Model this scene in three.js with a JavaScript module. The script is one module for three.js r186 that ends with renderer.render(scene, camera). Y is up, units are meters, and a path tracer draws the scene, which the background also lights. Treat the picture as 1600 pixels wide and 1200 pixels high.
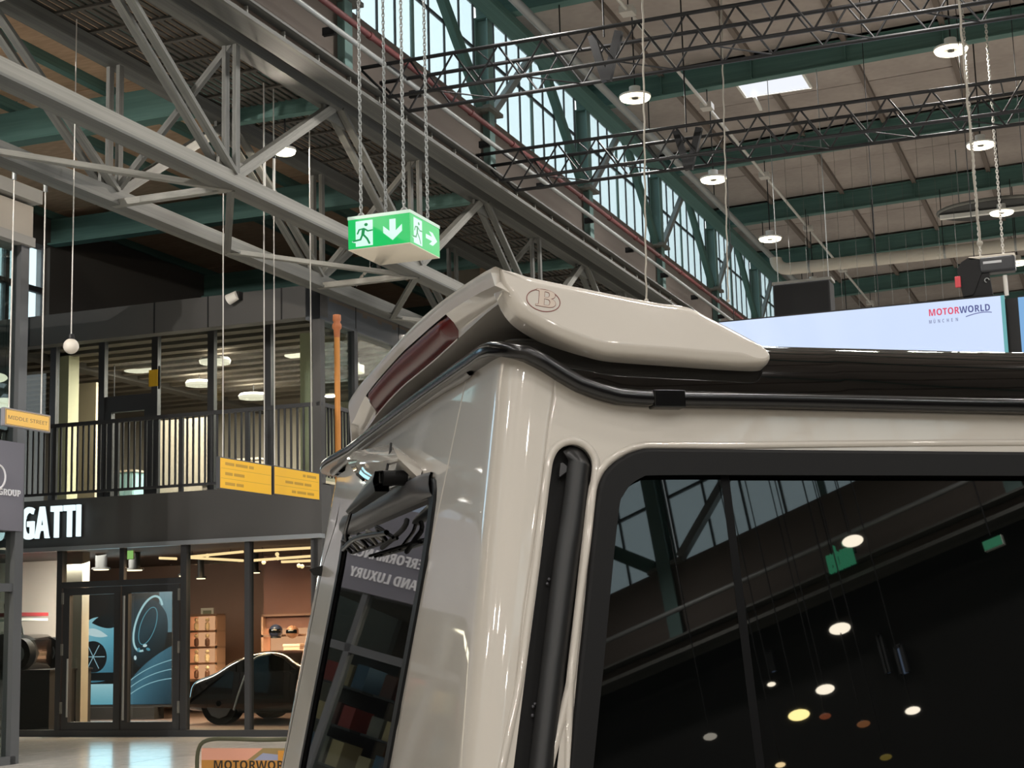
import * as THREE from 'three';
import { mergeGeometries, mergeVertices, toCreasedNormals } from 'three/addons/utils/BufferGeometryUtils.js';
import { RoundedBoxGeometry } from 'three/addons/geometries/RoundedBoxGeometry.js';
import { ConvexGeometry } from 'three/addons/geometries/ConvexGeometry.js';
import { FontLoader } from 'three/addons/loaders/FontLoader.js';
import { TextGeometry } from 'three/addons/geometries/TextGeometry.js';
import { RectAreaLightUniformsLib } from 'three/addons/lights/RectAreaLightUniformsLib.js';

// ---------- camera, sky, exposure ----------
const V = (x = 0, y = 0, z = 0) => new THREE.Vector3(x, y, z);
const scene = new THREE.Scene();
const FOCAL = 2450, EYE = V(0, 1.5, 0);           // focal length in pixels of the 1600 x 1200 frame
const toNave = V(960, -355, -FOCAL).normalize();   // the hall runs along -z
let toLeft = V(-6400, -551, -FOCAL); toLeft.addScaledVector(toNave, -toLeft.dot(toNave)).normalize();
const camX = toLeft.clone().negate(), camZ = toNave.clone().negate(), camY = camZ.clone().cross(camX);
const camera = new THREE.PerspectiveCamera(2 * Math.atan(600 / FOCAL) * 180 / Math.PI, 4 / 3, 0.05, 400);
const inWorld = (d) => V(d.dot(camX), d.dot(camY), d.dot(camZ));
camera.quaternion.setFromRotationMatrix(new THREE.Matrix4().makeBasis(inWorld(V(1, 0, 0)), inWorld(V(0, 1, 0)), inWorld(V(0, 0, 1))));
camera.position.copy(EYE);
scene.add(camera);
scene.background = new THREE.Color().setRGB(0.9, 0.98, 1.0);   // even overcast sky
scene.backgroundIntensity = 0.6;
const renderer = new THREE.WebGLRenderer();
renderer.toneMapping = THREE.LinearToneMapping;
renderer.toneMappingExposure = 2.6;
renderer.shadowMap.enabled = true;
RectAreaLightUniformsLib.init();
const LAMP = 92;                                   // radiance of a ring lamp's light
const font = await new FontLoader().loadAsync('fonts/droid/droid_sans_bold.typeface.json');
const serif = await new FontLoader().loadAsync('fonts/droid/droid_serif_bold.typeface.json');

// ---------- pixel directions ----------
const dirOf = (x, y) => inWorld(V((x - 800) / FOCAL, (600 - y) / FOCAL, -1));   // one metre of depth per unit
const atDepth = (x, y, d) => EYE.clone().addScaledVector(dirOf(x, y), d);
const onX = (x, y, X) => { const d = dirOf(x, y); return EYE.clone().addScaledVector(d, (X - EYE.x) / d.x); };
const onY = (x, y, Y) => { const d = dirOf(x, y); return EYE.clone().addScaledVector(d, (Y - EYE.y) / d.y); };
const onZ = (x, y, Z) => { const d = dirOf(x, y); return EYE.clone().addScaledVector(d, (Z - EYE.z) / d.z); };

// ---------- helpers ----------
let seed = 7; const rnd = () => { seed = (seed * 16807) % 2147483647; return seed / 2147483647; };
const taken = {};
function numbered(n) { const k = taken[n] = (taken[n] ?? -1) + 1; return k ? `${n}_${String(k).padStart(3, '0')}` : n; }
const finish = (m) => { m.castShadow = true; m.receiveShadow = true; return m; };
function thing(name, label, category, p = V(), group) {
  const o = new THREE.Group(); o.name = numbered(name); o.position.copy(p); o.userData = { label, category };
  if (group) o.userData.group = group; scene.add(o); return o;
}
function struct(name, p = V(), label) { const o = new THREE.Group(); o.name = name; o.position.copy(p); o.userData = { kind: 'structure' }; if (label) o.userData.label = label; scene.add(o); return o; }
function part(parent, name, g, m, p, label) { const o = finish(new THREE.Mesh(g, m)); o.name = name; if (p) o.position.copy(p); if (label) o.userData.label = label; parent.add(o); return o; }
const originOf = (g) => { const p = V(); for (let o = g; o; o = o.parent) p.add(o.position); return p; };
const BOX = new THREE.BoxGeometry(1, 1, 1), CYL = new THREE.CylinderGeometry(1, 1, 1, 8), CYL16 = new THREE.CylinderGeometry(1, 1, 1, 18);
// box between world corners, under a group that is only moved
function box(parent, name, m, a, b, label) {
  const o = part(parent, name, BOX, m, null, label), c = originOf(parent);
  o.scale.set(Math.max(Math.abs(b.x - a.x), .0005), Math.max(Math.abs(b.y - a.y), .0005), Math.max(Math.abs(b.z - a.z), .0005));
  o.position.copy(a).add(b).multiplyScalar(.5).sub(c); return o;
}
function uvBox(parent, name, m, a, b, label) {   // the same with uv in metres
  const w = Math.abs(b.x - a.x), h = Math.abs(b.y - a.y), d = Math.abs(b.z - a.z), g = new THREE.BoxGeometry(w, h, d), uv = g.attributes.uv;
  const s = [[d, h], [d, h], [w, d], [w, d], [w, h], [w, h]];
  for (let i = 0; i < 24; i++) uv.setXY(i, uv.getX(i) * s[i >> 2][0], uv.getY(i) * s[i >> 2][1]);
  return part(parent, name, g, m, a.clone().add(b).multiplyScalar(.5).sub(originOf(parent)), label);
}
const Yup = V(0, 1, 0);
function rod(parent, name, m, a, b, r, g = CYL) {
  const o = part(parent, name, g, m), d = b.clone().sub(a);
  o.scale.set(r, d.length(), r); o.quaternion.setFromUnitVectors(Yup, d.normalize()); o.position.copy(a).add(b).multiplyScalar(.5).sub(originOf(parent)); return o;
}
function bar(parent, name, m, a, b, w, h, up = Yup) {   // box of width w, height h from a to b
  const o = part(parent, name, BOX, m), z = b.clone().sub(a), L = z.length(); z.normalize();
  let x = up.clone().cross(z); if (x.lengthSq() < 1e-6) x = V(1, 0, 0).cross(z); x.normalize(); const y = z.clone().cross(x);
  o.quaternion.setFromRotationMatrix(new THREE.Matrix4().makeBasis(x, y, z)); o.scale.set(w, h, L);
  o.position.copy(a).add(b).multiplyScalar(.5).sub(originOf(parent)); return o;
}
function areaLight(parent, color, L, w, h, p, look) {
  const l = new THREE.RectAreaLight(color, L, w, h); l.position.copy(p); parent.add(l); l.lookAt(look); return l;
}
// ---------- materials ----------
const M = (hex, roughness = .6, metalness = 0, more = {}) => new THREE.MeshStandardMaterial({ color: hex, roughness, metalness, ...more });
const P = (hex, roughness = .3, more = {}) => new THREE.MeshPhysicalMaterial({ color: hex, roughness, ...more });
const G = (hex, s) => new THREE.MeshStandardMaterial({ color: 0x111111, emissive: hex, emissiveIntensity: s * .42, roughness: .6 });
function canvasTex(w, h, draw) { const c = document.createElement('canvas'); c.width = w; c.height = h; draw(c.getContext('2d'), w, h); const t = new THREE.CanvasTexture(c); t.colorSpace = THREE.SRGBColorSpace; t.magFilter = THREE.LinearFilter; return t; }
function noiseTex(n, a, b, octaves, sd, streak = [1, 1]) {   // tileable value noise between two sRGB colours
  const data = new Uint8Array(n * n * 4), A = new THREE.Color(a), B = new THREE.Color(b), f = new Float32Array(n * n);
  A.convertLinearToSRGB(); B.convertLinearToSRGB();
  const hash = (x, y, s) => { let h = (x * 374761393 + y * 668265263 + s * 974711 + sd * 15731) | 0; h = Math.imul(h ^ (h >>> 13), 1274126177); return ((h ^ (h >>> 16)) >>> 0) / 4294967295; };
  let tot = 0;
  octaves.forEach(([cells, w], s) => {
    tot += w; const cx = Math.max(1, Math.round(cells * streak[0])), cy = Math.max(1, Math.round(cells * streak[1]));
    for (let y = 0; y < n; y++) for (let x = 0; x < n; x++) {
      const u = x / n * cx, v = y / n * cy, i = Math.floor(u), j = Math.floor(v), fu = u - i, fv = v - j, su = fu * fu * (3 - 2 * fu), sv = fv * fv * (3 - 2 * fv);
      const h = (p, q) => hash(p % cx, q % cy, s);
      f[y * n + x] += w * ((h(i, j) * (1 - su) + h(i + 1, j) * su) * (1 - sv) + (h(i, j + 1) * (1 - su) + h(i + 1, j + 1) * su) * sv);
    }
  });
  for (let i = 0; i < n * n; i++) { const t = Math.min(1, Math.max(0, (f[i] / tot - .5) * 1.6 + .5)); data.set([(A.r + (B.r - A.r) * t) * 255, (A.g + (B.g - A.g) * t) * 255, (A.b + (B.b - A.b) * t) * 255, 255], i * 4); }
  const t = new THREE.DataTexture(data, n, n); t.colorSpace = THREE.SRGBColorSpace; t.wrapS = t.wrapT = THREE.RepeatWrapping; t.magFilter = THREE.LinearFilter; t.needsUpdate = true; return t;
}
const rep = (t, x, y = x) => { const c = t.clone(); c.repeat.set(x, y); c.needsUpdate = true; return c; };
const tTan = noiseTex(256, '#938983', '#a59b94', [[3, 1], [9, .8], [40, .6]], 3);
const tTan2 = noiseTex(256, '#a58a70', '#c0a286', [[2, .6], [10, .5], [60, 1]], 5, [.25, 1]);
const tSteel = noiseTex(256, '#4f504d', '#6a6a65', [[4, 1], [16, .8], [60, .6]], 9);
const tGreen = noiseTex(256, '#3f5f59', '#53756e', [[3, 1], [12, .8], [50, .8]], 11);
const tFloor = noiseTex(256, '#b4b0a9', '#cdc9c1', [[2, .8], [8, .6], [40, .6]], 17);
const mat = {
  tan: M(0xffffff, .9, 0, { map: rep(tTan, .3) }), board: M(0xffffff, .92, 0, { map: rep(tTan2, .5) }),
  steel: M(0xffffff, .6, .2, { map: tSteel }), steelLight: M(0xffffff, .6, .1, { map: rep(noiseTex(256, '#6d6c66', '#8b8a83', [[3, 1], [14, .8], [60, .8]], 23), 1) }), green: M(0xffffff, .6, 0, { map: rep(tGreen, .4) }), greenPale: M(0x6d8a86, .55),
  purlin: M(0x6d625a, .8), black: M(0x101012, .55, .2), blackMatte: M(0x0f0f11, .8),
  galv: M(0x989b9a, .55, .5), pipeWhite: M(0xc3bfb8, .5), red: M(0x5f2c2c, .6), facade: M(0x4b4a49, .6), facadeEdge: M(0x8f9498, .5, .3), frame: M(0x3d3e40, .5, .2), frame2: M(0x5c5e60, .45, .3),
  concrete: M(0x8f8c84, .9), parapet: M(0x6f665f, .85), wallDark: M(0x4e4a46, .9), floor: M(0xffffff, .18, 0, { map: rep(tFloor, .5) }),
  pane: P(0xf2fbfd, .35, { transmission: 1, thickness: 0, ior: 1.45 }), glass: P(0xe9efee, .01, { transmission: 1, thickness: 0, ior: 1.5 }),
  cream: M(0xc6bfb2, .8), white: M(0xdedcd6, .6), yellow: M(0xe2b313, .55), orange: M(0xb87a35, .6),
};
// ================= THE HALL =================
const BAY = 5.1, colZ = (k) => -17.7 - BAY * k, XL = -9.2, XR = 15.2, K0 = -8, K1 = 8;   // column lines
const Z0 = colZ(K0), Z1 = colZ(K1), Zend = colZ(K1 + 1), XA = -17.6, XO = 24;
const ridge = 3, pitch = (X) => .03 * (ridge - Math.abs(X - ridge) + 9.2 - ridge);        // roof rise over the left column line
const beamY = (X) => 11.36 + .03 * (12.2 - Math.abs(X - ridge));
{ // floor
  const f = struct('floor'); f.userData.label = 'pale polished stone floor of the hall';
  uvBox(f, 'slab', M(0x6e6a64, .9), V(-23, -.3, Zend - 1), V(XO + 1, -.012, Z0 + 1));
  // the slabs in front of the shop are told apart; elsewhere the floor carries larger fields
  const step = 1.2, gap = .006;
  for (let x = -15; x < -7.5; x += step) for (let z = -19.8; z < -12; z += step)
    uvBox(f, 'floor_tile', mat.floor, V(x + gap, -.012, z + gap), V(x + step - gap, 0, z + step - gap));
  const xs = [XA - 1, -15, -7.8, XO + 1];
  uvBox(f, 'floor_field', mat.floor, V(-23, -.012, Zend), V(XO + 1, 0, -19.81));
  uvBox(f, 'floor_field', mat.floor, V(XA - 1, -.012, -19.79), V(-15.01, 0, -11.4));
  uvBox(f, 'floor_field', mat.floor, V(-6.58, -.012, -19.79), V(XO + 1, 0, -11.4));
  uvBox(f, 'floor_field', mat.floor, V(XA - 1, -.012, -11.38), V(XO + 1, 0, Z0));
}
{ // nave ceiling: panels between purlins, over the beams
  const c = struct('ceiling'); c.userData.label = 'tan panelled nave ceiling between dark purlins';
  const yC = (X) => beamY(X) + .5, W = 1.74, n = 14;
  const geo = new Map();
  for (let k = K0; k <= K1; k++) for (let i = 0; i < n; i++) {
    const xa = XL + i * W + .04, xb = XL + (i + 1) * W - .04, za = colZ(k) - .1, zb = colZ(k + 1) + .1;
    // every bay is two boards long with a joint between them, sagging a little unevenly
    for (const [z0, z1] of [[za, (za + zb) / 2 + .008], [(za + zb) / 2 - .008, zb]]) {
      const o = uvBox(c, 'ceiling_panel', mat.tan, V(xa, yC((xa + xb) / 2), z1), V(xb, yC((xa + xb) / 2) + .04, z0));
      o.rotation.z = (xa + xb) / 2 < ridge ? .03 : -.03; o.rotation.x = (rnd() - .5) * .012;
    }
  }
  for (let i = 0; i <= n; i++) { const X = XL + i * W; bar(c, 'purlin', mat.purlin, V(X, yC(X) - .03, Z0), V(X, yC(X) - .03, Zend), .1, .14); }
  box(c, 'roof_deck', mat.wallDark, V(XL - .5, 12.35, Zend - .5), V(XR + .5, 12.6, Z0 + .5));
}
for (let k = K0; k <= K1 + 1; k++) { // green beams across the nave
  const z = colZ(k), g = thing('roof_beam', 'green painted steel roof beam spanning the nave under tan ceiling', 'beam', V(XL, 11.36, z), 'green roof beams');
  const o = V(XL, 11.25, z);
  for (const [xa, xb] of [[XL, ridge], [ridge, XR]]) {
    const a = V(xa, beamY(xa) + .225, z), b = V(xb, beamY(xb) + .225, z);
    bar(g, 'web', mat.green, a, b, .03, .42);
    bar(g, 'flange', mat.green, a.clone().setY(a.y - .215), b.clone().setY(b.y - .215), .22, .025);
    bar(g, 'flange', mat.green, a.clone().setY(a.y + .215), b.clone().setY(b.y + .215), .22, .025);
  }
  for (let X = XL + 1.74; X < XR; X += 1.74) { const y = beamY(X); box(g, 'stiffener', mat.green, V(X - .008, y + .02, z + .015), V(X + .008, y + .42, z + .1)); }
}
// column lines with clerestory windows, braces and crane girders
let windowNo = 0;
const mulGeo = BOX;
function clerestory(X, s, k) {   // s: +1 when the nave lies towards +x
  const za = colZ(k), zb = colZ(k + 1), y0 = 9.82, y1 = 11.7;
  const w = struct(`window_${++windowNo}`, V(X, y0, (za + zb) / 2)); w.userData.label = 'tall clerestory window of narrow frosted panes';
  const n = 8, d = (za - zb - .3) / n;
  for (let i = 0; i <= n; i++) { const z = za - .15 - i * d, t = i === 4 ? .05 : .016; box(w, 'mullion', i === 4 ? mat.greenPale : mat.frame, V(X - .015, y0, z - t), V(X + .015, y1, z + t)); }
  for (const y of [y0 - .02, y0 + 1.05, y1]) box(w, 'glazing_bar', mat.frame, V(X - .03, y - .018, zb + .15), V(X + .02, y + .018, za - .15));
  for (let i = 0; i < n; i++) for (const [a, b] of [[0, 1.05], [1.05, 1.88]])
    box(w, 'pane', mat.pane, V(X - .008, y0 + a + .015, za - .15 - (i + 1) * d + .02), V(X - .002, y0 + b - .015, za - .15 - i * d - .02));
}
function columnLine(X, s, side) {
  const w = struct(`wall_${side}`, V(X, 0, 0)); w.userData.label = 'sill wall and head under and over the clerestory windows';
  uvBox(w, 'parapet', mat.parapet, V(X - .12, 8.5, Zend), V(X + .08, 9.79, Z0));
  box(w, 'window_head', mat.green, V(X - .12, 11.72, Zend), V(X + .1, 12.4, Z0));
  bar(w, 'eaves_beam', mat.green, V(X + s * .55, 11.25, Z0), V(X + s * .55, 11.25, Zend), .3, .14);
  for (let k = K0; k <= K1; k++) clerestory(X, s, k);
  const first = X < 0;
  for (let k = K0; k <= K1 + 1; k++) {
    const z = colZ(k), c = thing('steel_column', `pale green steel column between clerestory windows on the ${first ? 'shop side' : 'side opposite the shops'}`, 'column', V(X, first ? 0 : 0, z), `steel columns ${first ? 'shop side' : 'opposite side'}`);
    const xc = X + s * .12;
    box(c, 'flange', mat.greenPale, V(xc - .12, 8.5, z - .11), V(xc - .095, 11.35, z + .11)); box(c, 'flange', mat.greenPale, V(xc + .095, 8.5, z - .11), V(xc + .12, 11.35, z + .11));
    box(c, 'web', mat.greenPale, V(xc - .1, 8.5, z - .012), V(xc + .1, 11.35, z + .012));
    if ([-8, -3, 4, 9].includes(k)) box(c, 'shaft', mat.green, V(xc - .16, 0, z - .16), V(xc + .16, 8.5, z + .16));
    box(c, 'foot_plate', mat.steelLight, V(xc - .1, 9.76, z - .3), V(xc + .2, 9.82, z + .3));
    // braces rise from the column foot to the middle of each bay
    const mid = BAY / 2;
    bar(c, 'brace', mat.galv, V(xc + s * .02, 9.84, z - .25), V(xc + s * .02, 11.6, z - mid + .2), .12, .1, V(s, 0, 0));
    bar(c, 'brace', mat.green, V(xc + s * .02, 9.84, z + .2), V(xc + s * .02, 11.6, z + mid - .2), .2, .12, V(s, 0, 0));
  }
  // crane girder below the windows
  const g = thing('crane_girder', `dark riveted crane girder below the clerestory on the ${first ? 'shop side' : 'side opposite the shops'}`, 'girder', V(X + s * .42, 8.32, 0));
  const xg = X + s * .42;
  box(g, 'bottom_flange', mat.steel, V(xg - .16, 8.32, Zend), V(xg + .16, 8.37, Z0));
  box(g, 'web', M(0x54493f, .85), V(xg - .02, 8.37, Zend), V(xg + .02, 8.53, Z0)); box(g, 'top_flange', mat.steel, V(xg - .17, 8.53, Zend), V(xg + .16, 8.56, Z0));
  if (first) for (let z = -13; z > -44; z -= .85) box(g, 'stiffener', mat.steelLight, V(xg + .02, 8.38, z - .012), V(xg + .07, 8.52, z + .012));
  const q1 = thing('cable_conduit', `grey metal conduit clipped along the crane girder on the ${first ? 'shop side' : 'side opposite the shops'}`, 'conduit', V(xg + s * .22, 8.7, 0));
  const yq1 = onX(734, 199, -8.53).y; rod(q1, 'tube', mat.galv, V(xg + s * .25, yq1, Z0), V(xg + s * .25, yq1, Zend), .035);
  for (let z = -14; z > -46; z -= 2.55) box(q1, 'clip', mat.black, V(xg + s * .05, yq1 - .05, z - .03), V(xg + s * .215, yq1 + .05, z + .03));
  if (first) { const q = thing('red_pipe', 'dull red sprinkler pipe running below the clerestory sill', 'pipe', V(xg + .26, 8.8, 0)), yr = onX(753, 189, -8.52).y; rod(q, 'tube', mat.red, V(xg + .26, yr, Z0), V(xg + .26, yr, Zend), .04);
    for (let z = -14; z > -50; z -= 1.7) rod(q, 'coupling', mat.red, V(xg + .26, yr, z), V(xg + .26, yr, z - .09), .052); }
}
columnLine(XL, 1, 'left'); columnLine(XR, -1, 'right');
// long pipes under the ceiling
{ const p = thing('eaves_pipe', 'pale grey rain pipe running along the top of the clerestory', 'pipe', V(-7.75, 11.1, 0)); const Y = onX(960, 156, -7.75).y;
  rod(p, 'tube', mat.galv, V(-7.75, Y, Z0), V(-7.75, Y, Zend), .07, CYL16);
  for (let k = -2; k <= K1; k++) rod(p, 'hanger', mat.black, V(-7.75, Y, colZ(k)), V(-7.75, beamY(-7.75) + .02, colZ(k)), .012);
  const q = thing('lamp_conduit', 'thin white conduit carrying the row of ring lamps near the clerestory', 'conduit', V(-6.6, 10.2, 0)); const Yq = onX(1153, 224, -6.6).y;
  rod(q, 'tube', mat.pipeWhite, V(-6.6, Yq, Z0), V(-6.6, Yq, Zend), .032);
  for (let k = K0; k <= K1; k++) { rod(q, 'hanger', mat.black, V(-6.6, Yq, colZ(k)), V(-6.6, beamY(-6.6), colZ(k)), .01); box(q, 'junction_box', mat.pipeWhite, V(-6.72, Yq - .05, colZ(k) - .12), V(-6.5, Yq + .06, colZ(k) + .12)); }
}
// ring lamps
const ringGeo = new THREE.TorusGeometry(.185, .05, 10, 36).rotateX(Math.PI / 2).scale(1, .55, 1);
const discGeo = new THREE.CylinderGeometry(.25, .25, .03, 36, 1, false);
const ringGlow = G(0xfff2d0, 6);
function ringLamp(X, Y, Z, label, group, up, r = 1, light = LAMP) {
  const g = thing('ring_lamp', label, 'lamp', V(X, Y, Z), group);
  part(g, 'housing', discGeo, mat.white, V(0, .035, 0)).scale.set(r, 1, r);
  part(g, 'glowing_ring', ringGeo, ringGlow).scale.set(r, 1, r);
  part(g, 'hub', CYL16, mat.black, V(0, .02, 0)).scale.set(.05 * r, .05, .05 * r);
  part(g, 'driver_box', CYL16, mat.white, V(0, .12, 0)).scale.set(.09 * r, .14, .09 * r);
  rod(g, 'stem', mat.black, V(X, Y + .15, Z), V(X, up, Z), .012);
  const l = areaLight(g, 0xfdf8f2, light, .44 * r, .44 * r, V(0, -.045, 0), V(X, Y - 3, Z)); return g;
}
const LY = 9.72;
for (const [row, X] of [[0, -6.6], [1, -1.75], [2, 3.1], [3, 7.95], [4, 12.8]]) for (let k = -7; k <= 6; k++) {
  const z = colZ(k) - .2;
  ringLamp(X, LY, z, ['ring lamp hanging from the white conduit beside the clerestory', 'ring lamp in the row next to the clerestory row', 'ring lamp under the roof ridge', 'ring lamp beyond the roof ridge', 'ring lamp beside the clerestory opposite the shops'][row], ['clerestory row of ring lamps', 'second row of ring lamps', 'ridge row of ring lamps', 'fourth row of ring lamps', 'far row of ring lamps'][row], row ? beamY(X) + .5 : onX(1153, 224, -6.6).y);
}
for (const [x, z] of [[-11.6, -9.5], [-11.6, -4], [-11.6, 2]]) { const g = ringLamp(x, 8.1, z, 'small ring lamp hanging in the aisle over the glass shop front', 'aisle ring lamps', 9.18, .72, LAMP * 1.6), l = new THREE.PointLight(0xfdf6ee, 90); l.position.set(0, .0, 0); l.castShadow = true; g.add(l); }
{ const p = onX(445, 238, -10.05), l = new THREE.PointLight(0xfff0dc, 12); l.castShadow = true; l.position.set(0, 0, 0); ringLamp(p.x, p.y, p.z, 'small ring lamp hanging in the aisle between steel braces', undefined, 8.47, .6, LAMP * .6).add(l); }
{ // roof light
  const g = thing('roof_light', 'bright white rectangular roof light panel set between the purlins', 'skylight', onY(1212, 138, 11.55));
  const a = onY(1150, 131, 11.55), b = onY(1252, 111, 11.55), c = onY(1268, 137, 11.55), o = originOf(g), z0 = Math.max(a.z, b.z), z1 = c.z;
  box(g, 'diffuser_panel', G(0xf2f6ff, .9), V(a.x, 11.55, z1), V(b.x, 11.57, z0)); 
  for (const [p, q] of [[V(a.x, 11.56, z0), V(b.x, 11.56, z0)], [V(a.x, 11.56, z1), V(b.x, 11.56, z1)], [V(a.x, 11.56, z0), V(a.x, 11.56, z1)], [V(b.x, 11.56, z0), V(b.x, 11.56, z1)]]) bar(g, 'frame', mat.white, p, q, .05, .05);
  bar(g, 'stay', mat.white, onY(1178, 150, 11.5), onY(1189, 171, 11.5), .06, .05);
  areaLight(g, 0xf2f6ff, 4, b.x - a.x, z0 - z1, V((a.x + b.x) / 2, 11.54, (z0 + z1) / 2).sub(o), V((a.x + b.x) / 2, 0, (z0 + z1) / 2));
}
// black lattice trusses across the nave
function latticeTruss(xpx, ypx, label) {
  const p0 = onX(xpx, ypx, -8.9), Y = p0.y, Z = p0.z, g = thing('lattice_truss', label, 'truss', V(-8.9, Y, Z)), h = .46, w = .62, X1 = XR - .3, off = .42;
  const m = mat.black, T = (x, i) => V(x, Y, Z - (i ? w : 0)), B = (x, i) => V(x, Y - h, Z - (i ? w : 0));
  for (const i of [0, 1]) { rod(g, 'chord', m, T(-8.9, i), T(X1, i), .028); rod(g, 'chord', m, B(-8.9 + off, i), B(X1, i), .028); rod(g, 'end_brace', m, T(-8.9, i), B(-8.9 + off, i), .018); }
  const d = .62; let n = 0;
  for (let x = -8.9 + off; x < X1 - d; x += d, n++) {
    for (const i of [0, 1]) { rod(g, 'web_brace', m, B(x, i), T(x + d / 2, i), .014); rod(g, 'web_brace', m, T(x + d / 2, i), B(x + d, i), .014); }
    if (n % 2) rod(g, 'cross_brace', m, B(x, 0), B(x + d, 1), .011); else rod(g, 'cross_brace', m, T(x, 1), T(x, 0), .011);
  }
  for (const x of [-5.6, .2, 5.2, 10.4]) { // hanger brackets
    bar(g, 'hanger_bracket', m, V(x - .16, Y + .04, Z - w / 2), V(x, Y - h - .12, Z - w / 2), .1, .08, V(0, 0, 1)); bar(g, 'hanger_bracket', m, V(x + .2, Y + .04, Z - w / 2), V(x + .02, Y - h - .12, Z - w / 2), .1, .08, V(0, 0, 1));
    rod(g, 'suspension_rod', mat.black, V(x, Y, Z - w / 2), V(x, beamY(x) + .4, Z - w / 2), .012);
  }
}
latticeTruss(562, 107, 'black lattice truss crossing above the hanging exit sign');
latticeTruss(744, 243, 'black lattice truss crossing behind the other, towards the hall end');
// grey girder trusses along the aisle
const nodeZ = (k) => colZ(k) + BAY / 2;
function girderTruss(X, label, light) {
  const g = thing('girder_truss', label, 'truss', V(X, 6.66, 0)), yb = 6.66, yt = 8.36, m = mat.steel;
  const channel = (nm, a, b, w, h) => { bar(g, nm, m, a, b, w, h); };
  bar(g, 'bottom_chord', light, V(X, yb, 3), V(X, yb, Zend), .2, .16); bar(g, 'bottom_chord', m, V(X, yb - .1, 3), V(X, yb - .1, Zend), .26, .03);
  bar(g, 'top_chord', m, V(X, yt, 3), V(X, yt, Zend), .24, .16);
  for (let k = -4; k <= 7; k++) {
    const z = nodeZ(k), zc = colZ(k), zp = colZ(k - 1);
    for (const s of [-.07, .07]) bar(g, 'post', m, V(X + s, yb, z), V(X + s, yt, z), .05, .09, V(0, 0, 1));
    bar(g, 'diagonal', light, V(X, yb + .06, z - .05), V(X, yt - .06, zc + .05), .12, .11, V(1, 0, 0));
    for (const s of [-.08, .08]) bar(g, 'diagonal', m, V(X + s, yb + .06, z + .05), V(X + s, yt - .06, zp - .05), .05, .1, V(1, 0, 0));
    box(g, 'gusset', light, V(X - .02, yb - .05, z - .28), V(X + .02, yb + .26, z + .28)); box(g, 'gusset', m, V(X - .02, yt - .25, zc - .3), V(X + .02, yt + .05, zc + .3));
  }
}
girderTruss(XL, 'grey steel lattice girder below the crane girder', mat.steelLight);
girderTruss(-10.8, 'grey steel lattice girder further into the aisle, over the shop corner', mat.steel);
for (let k = -3; k <= 5; k++) {
  const g = thing('girder_bracing', 'flat steel bracing between the two aisle lattice girders', 'bracing', V(-10, 6.6, nodeZ(k)), 'girder bracing');
  const z = nodeZ(k);
  bar(g, 'cross_bar', mat.steelLight, V(-10.8, 6.58, z), V(XL, 6.58, z), .1, .08); bar(g, 'diagonal_bar', mat.steelLight, V(-10.8, 6.56, z + BAY / 2), V(XL, 6.56, z), .09, .06); bar(g, 'diagonal_bar', mat.steel, V(-10.8, 6.56, z - BAY / 2), V(XL, 6.56, z), .09, .06);
  bar(g, 'sway_bar', mat.steel, V(-10.8, 6.7, z), V(XL, 8.3, z), .07, .07); bar(g, 'cross_bar', mat.green, V(-10.8, 8.4, colZ(k)), V(XL, 8.4, colZ(k)), .14, .2);
}
{ // gratings over the girders
  for (let k = -3; k <= 6; k++) { const g = thing('walkway_grating', 'dark steel mesh walkway panel laid over the aisle lattice girders', 'walkway', V(-10, 8.48, nodeZ(k)), 'mesh walkway panels');
    const z0 = colZ(k) + .04, z1 = colZ(k - 1) - .04, m = M(0x4a4640, .8);
    for (let i = 0; i <= 14; i++) { const x = -10.75 + i * .105; box(g, 'bearing_strip', m, V(x - .03, 8.49, z0), V(x + .03, 8.51, z1)); }
    for (let i = 0; i <= 8; i++) { const z = z0 + (z1 - z0) * i / 8; box(g, 'cross_strip', m, V(-10.78, 8.46, z - .03), V(-9.25, 8.488, z + .03)); } }
}
{ // aisle roof on the shop side and the one opposite
  const c = struct('ceiling_aisle'); c.name = 'ceiling_2'; c.userData.label = 'brown boarded ceiling of the side aisle';
  for (const [xa, xb] of [[XA, XL - .3]]) {
    const n = Math.round((xb - xa) / 1.66), W = (xb - xa) / n;
    for (let k = K0; k <= K1; k++) for (let i = 0; i < n; i++) uvBox(c, 'roof_board', mat.board, V(xa + i * W + .03, 9.16, colZ(k + 1) + .02), V(xa + (i + 1) * W - .03, 9.2, colZ(k) - .02));
    for (let i = 0; i <= n; i++) bar(c, 'purlin', mat.green, V(xa + i * W, 9.1, Z0), V(xa + i * W, 9.1, Zend), .12, .16);
    box(c, 'roof_deck', mat.wallDark, V(xa - .3, 9.21, Zend - .4), V(xb + .3, 9.3, Z0 + .4));
  }
}
for (let k = K0 + 1; k <= K1; k++) { const z = colZ(k), g = thing('aisle_rafter', 'dark green rafter under the boarded aisle ceiling', 'rafter', V(XA, 8.5, z), 'aisle rafters');
  for (const [xa, xb] of [[XA + .02, XL - .2]]) { bar(g, 'web', mat.green, V(xa, 8.77, z), V(xb, 8.77, z), .04, .48); bar(g, 'flange', mat.green, V(xa, 8.54, z), V(xb, 8.54, z), .24, .03); } }
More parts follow.
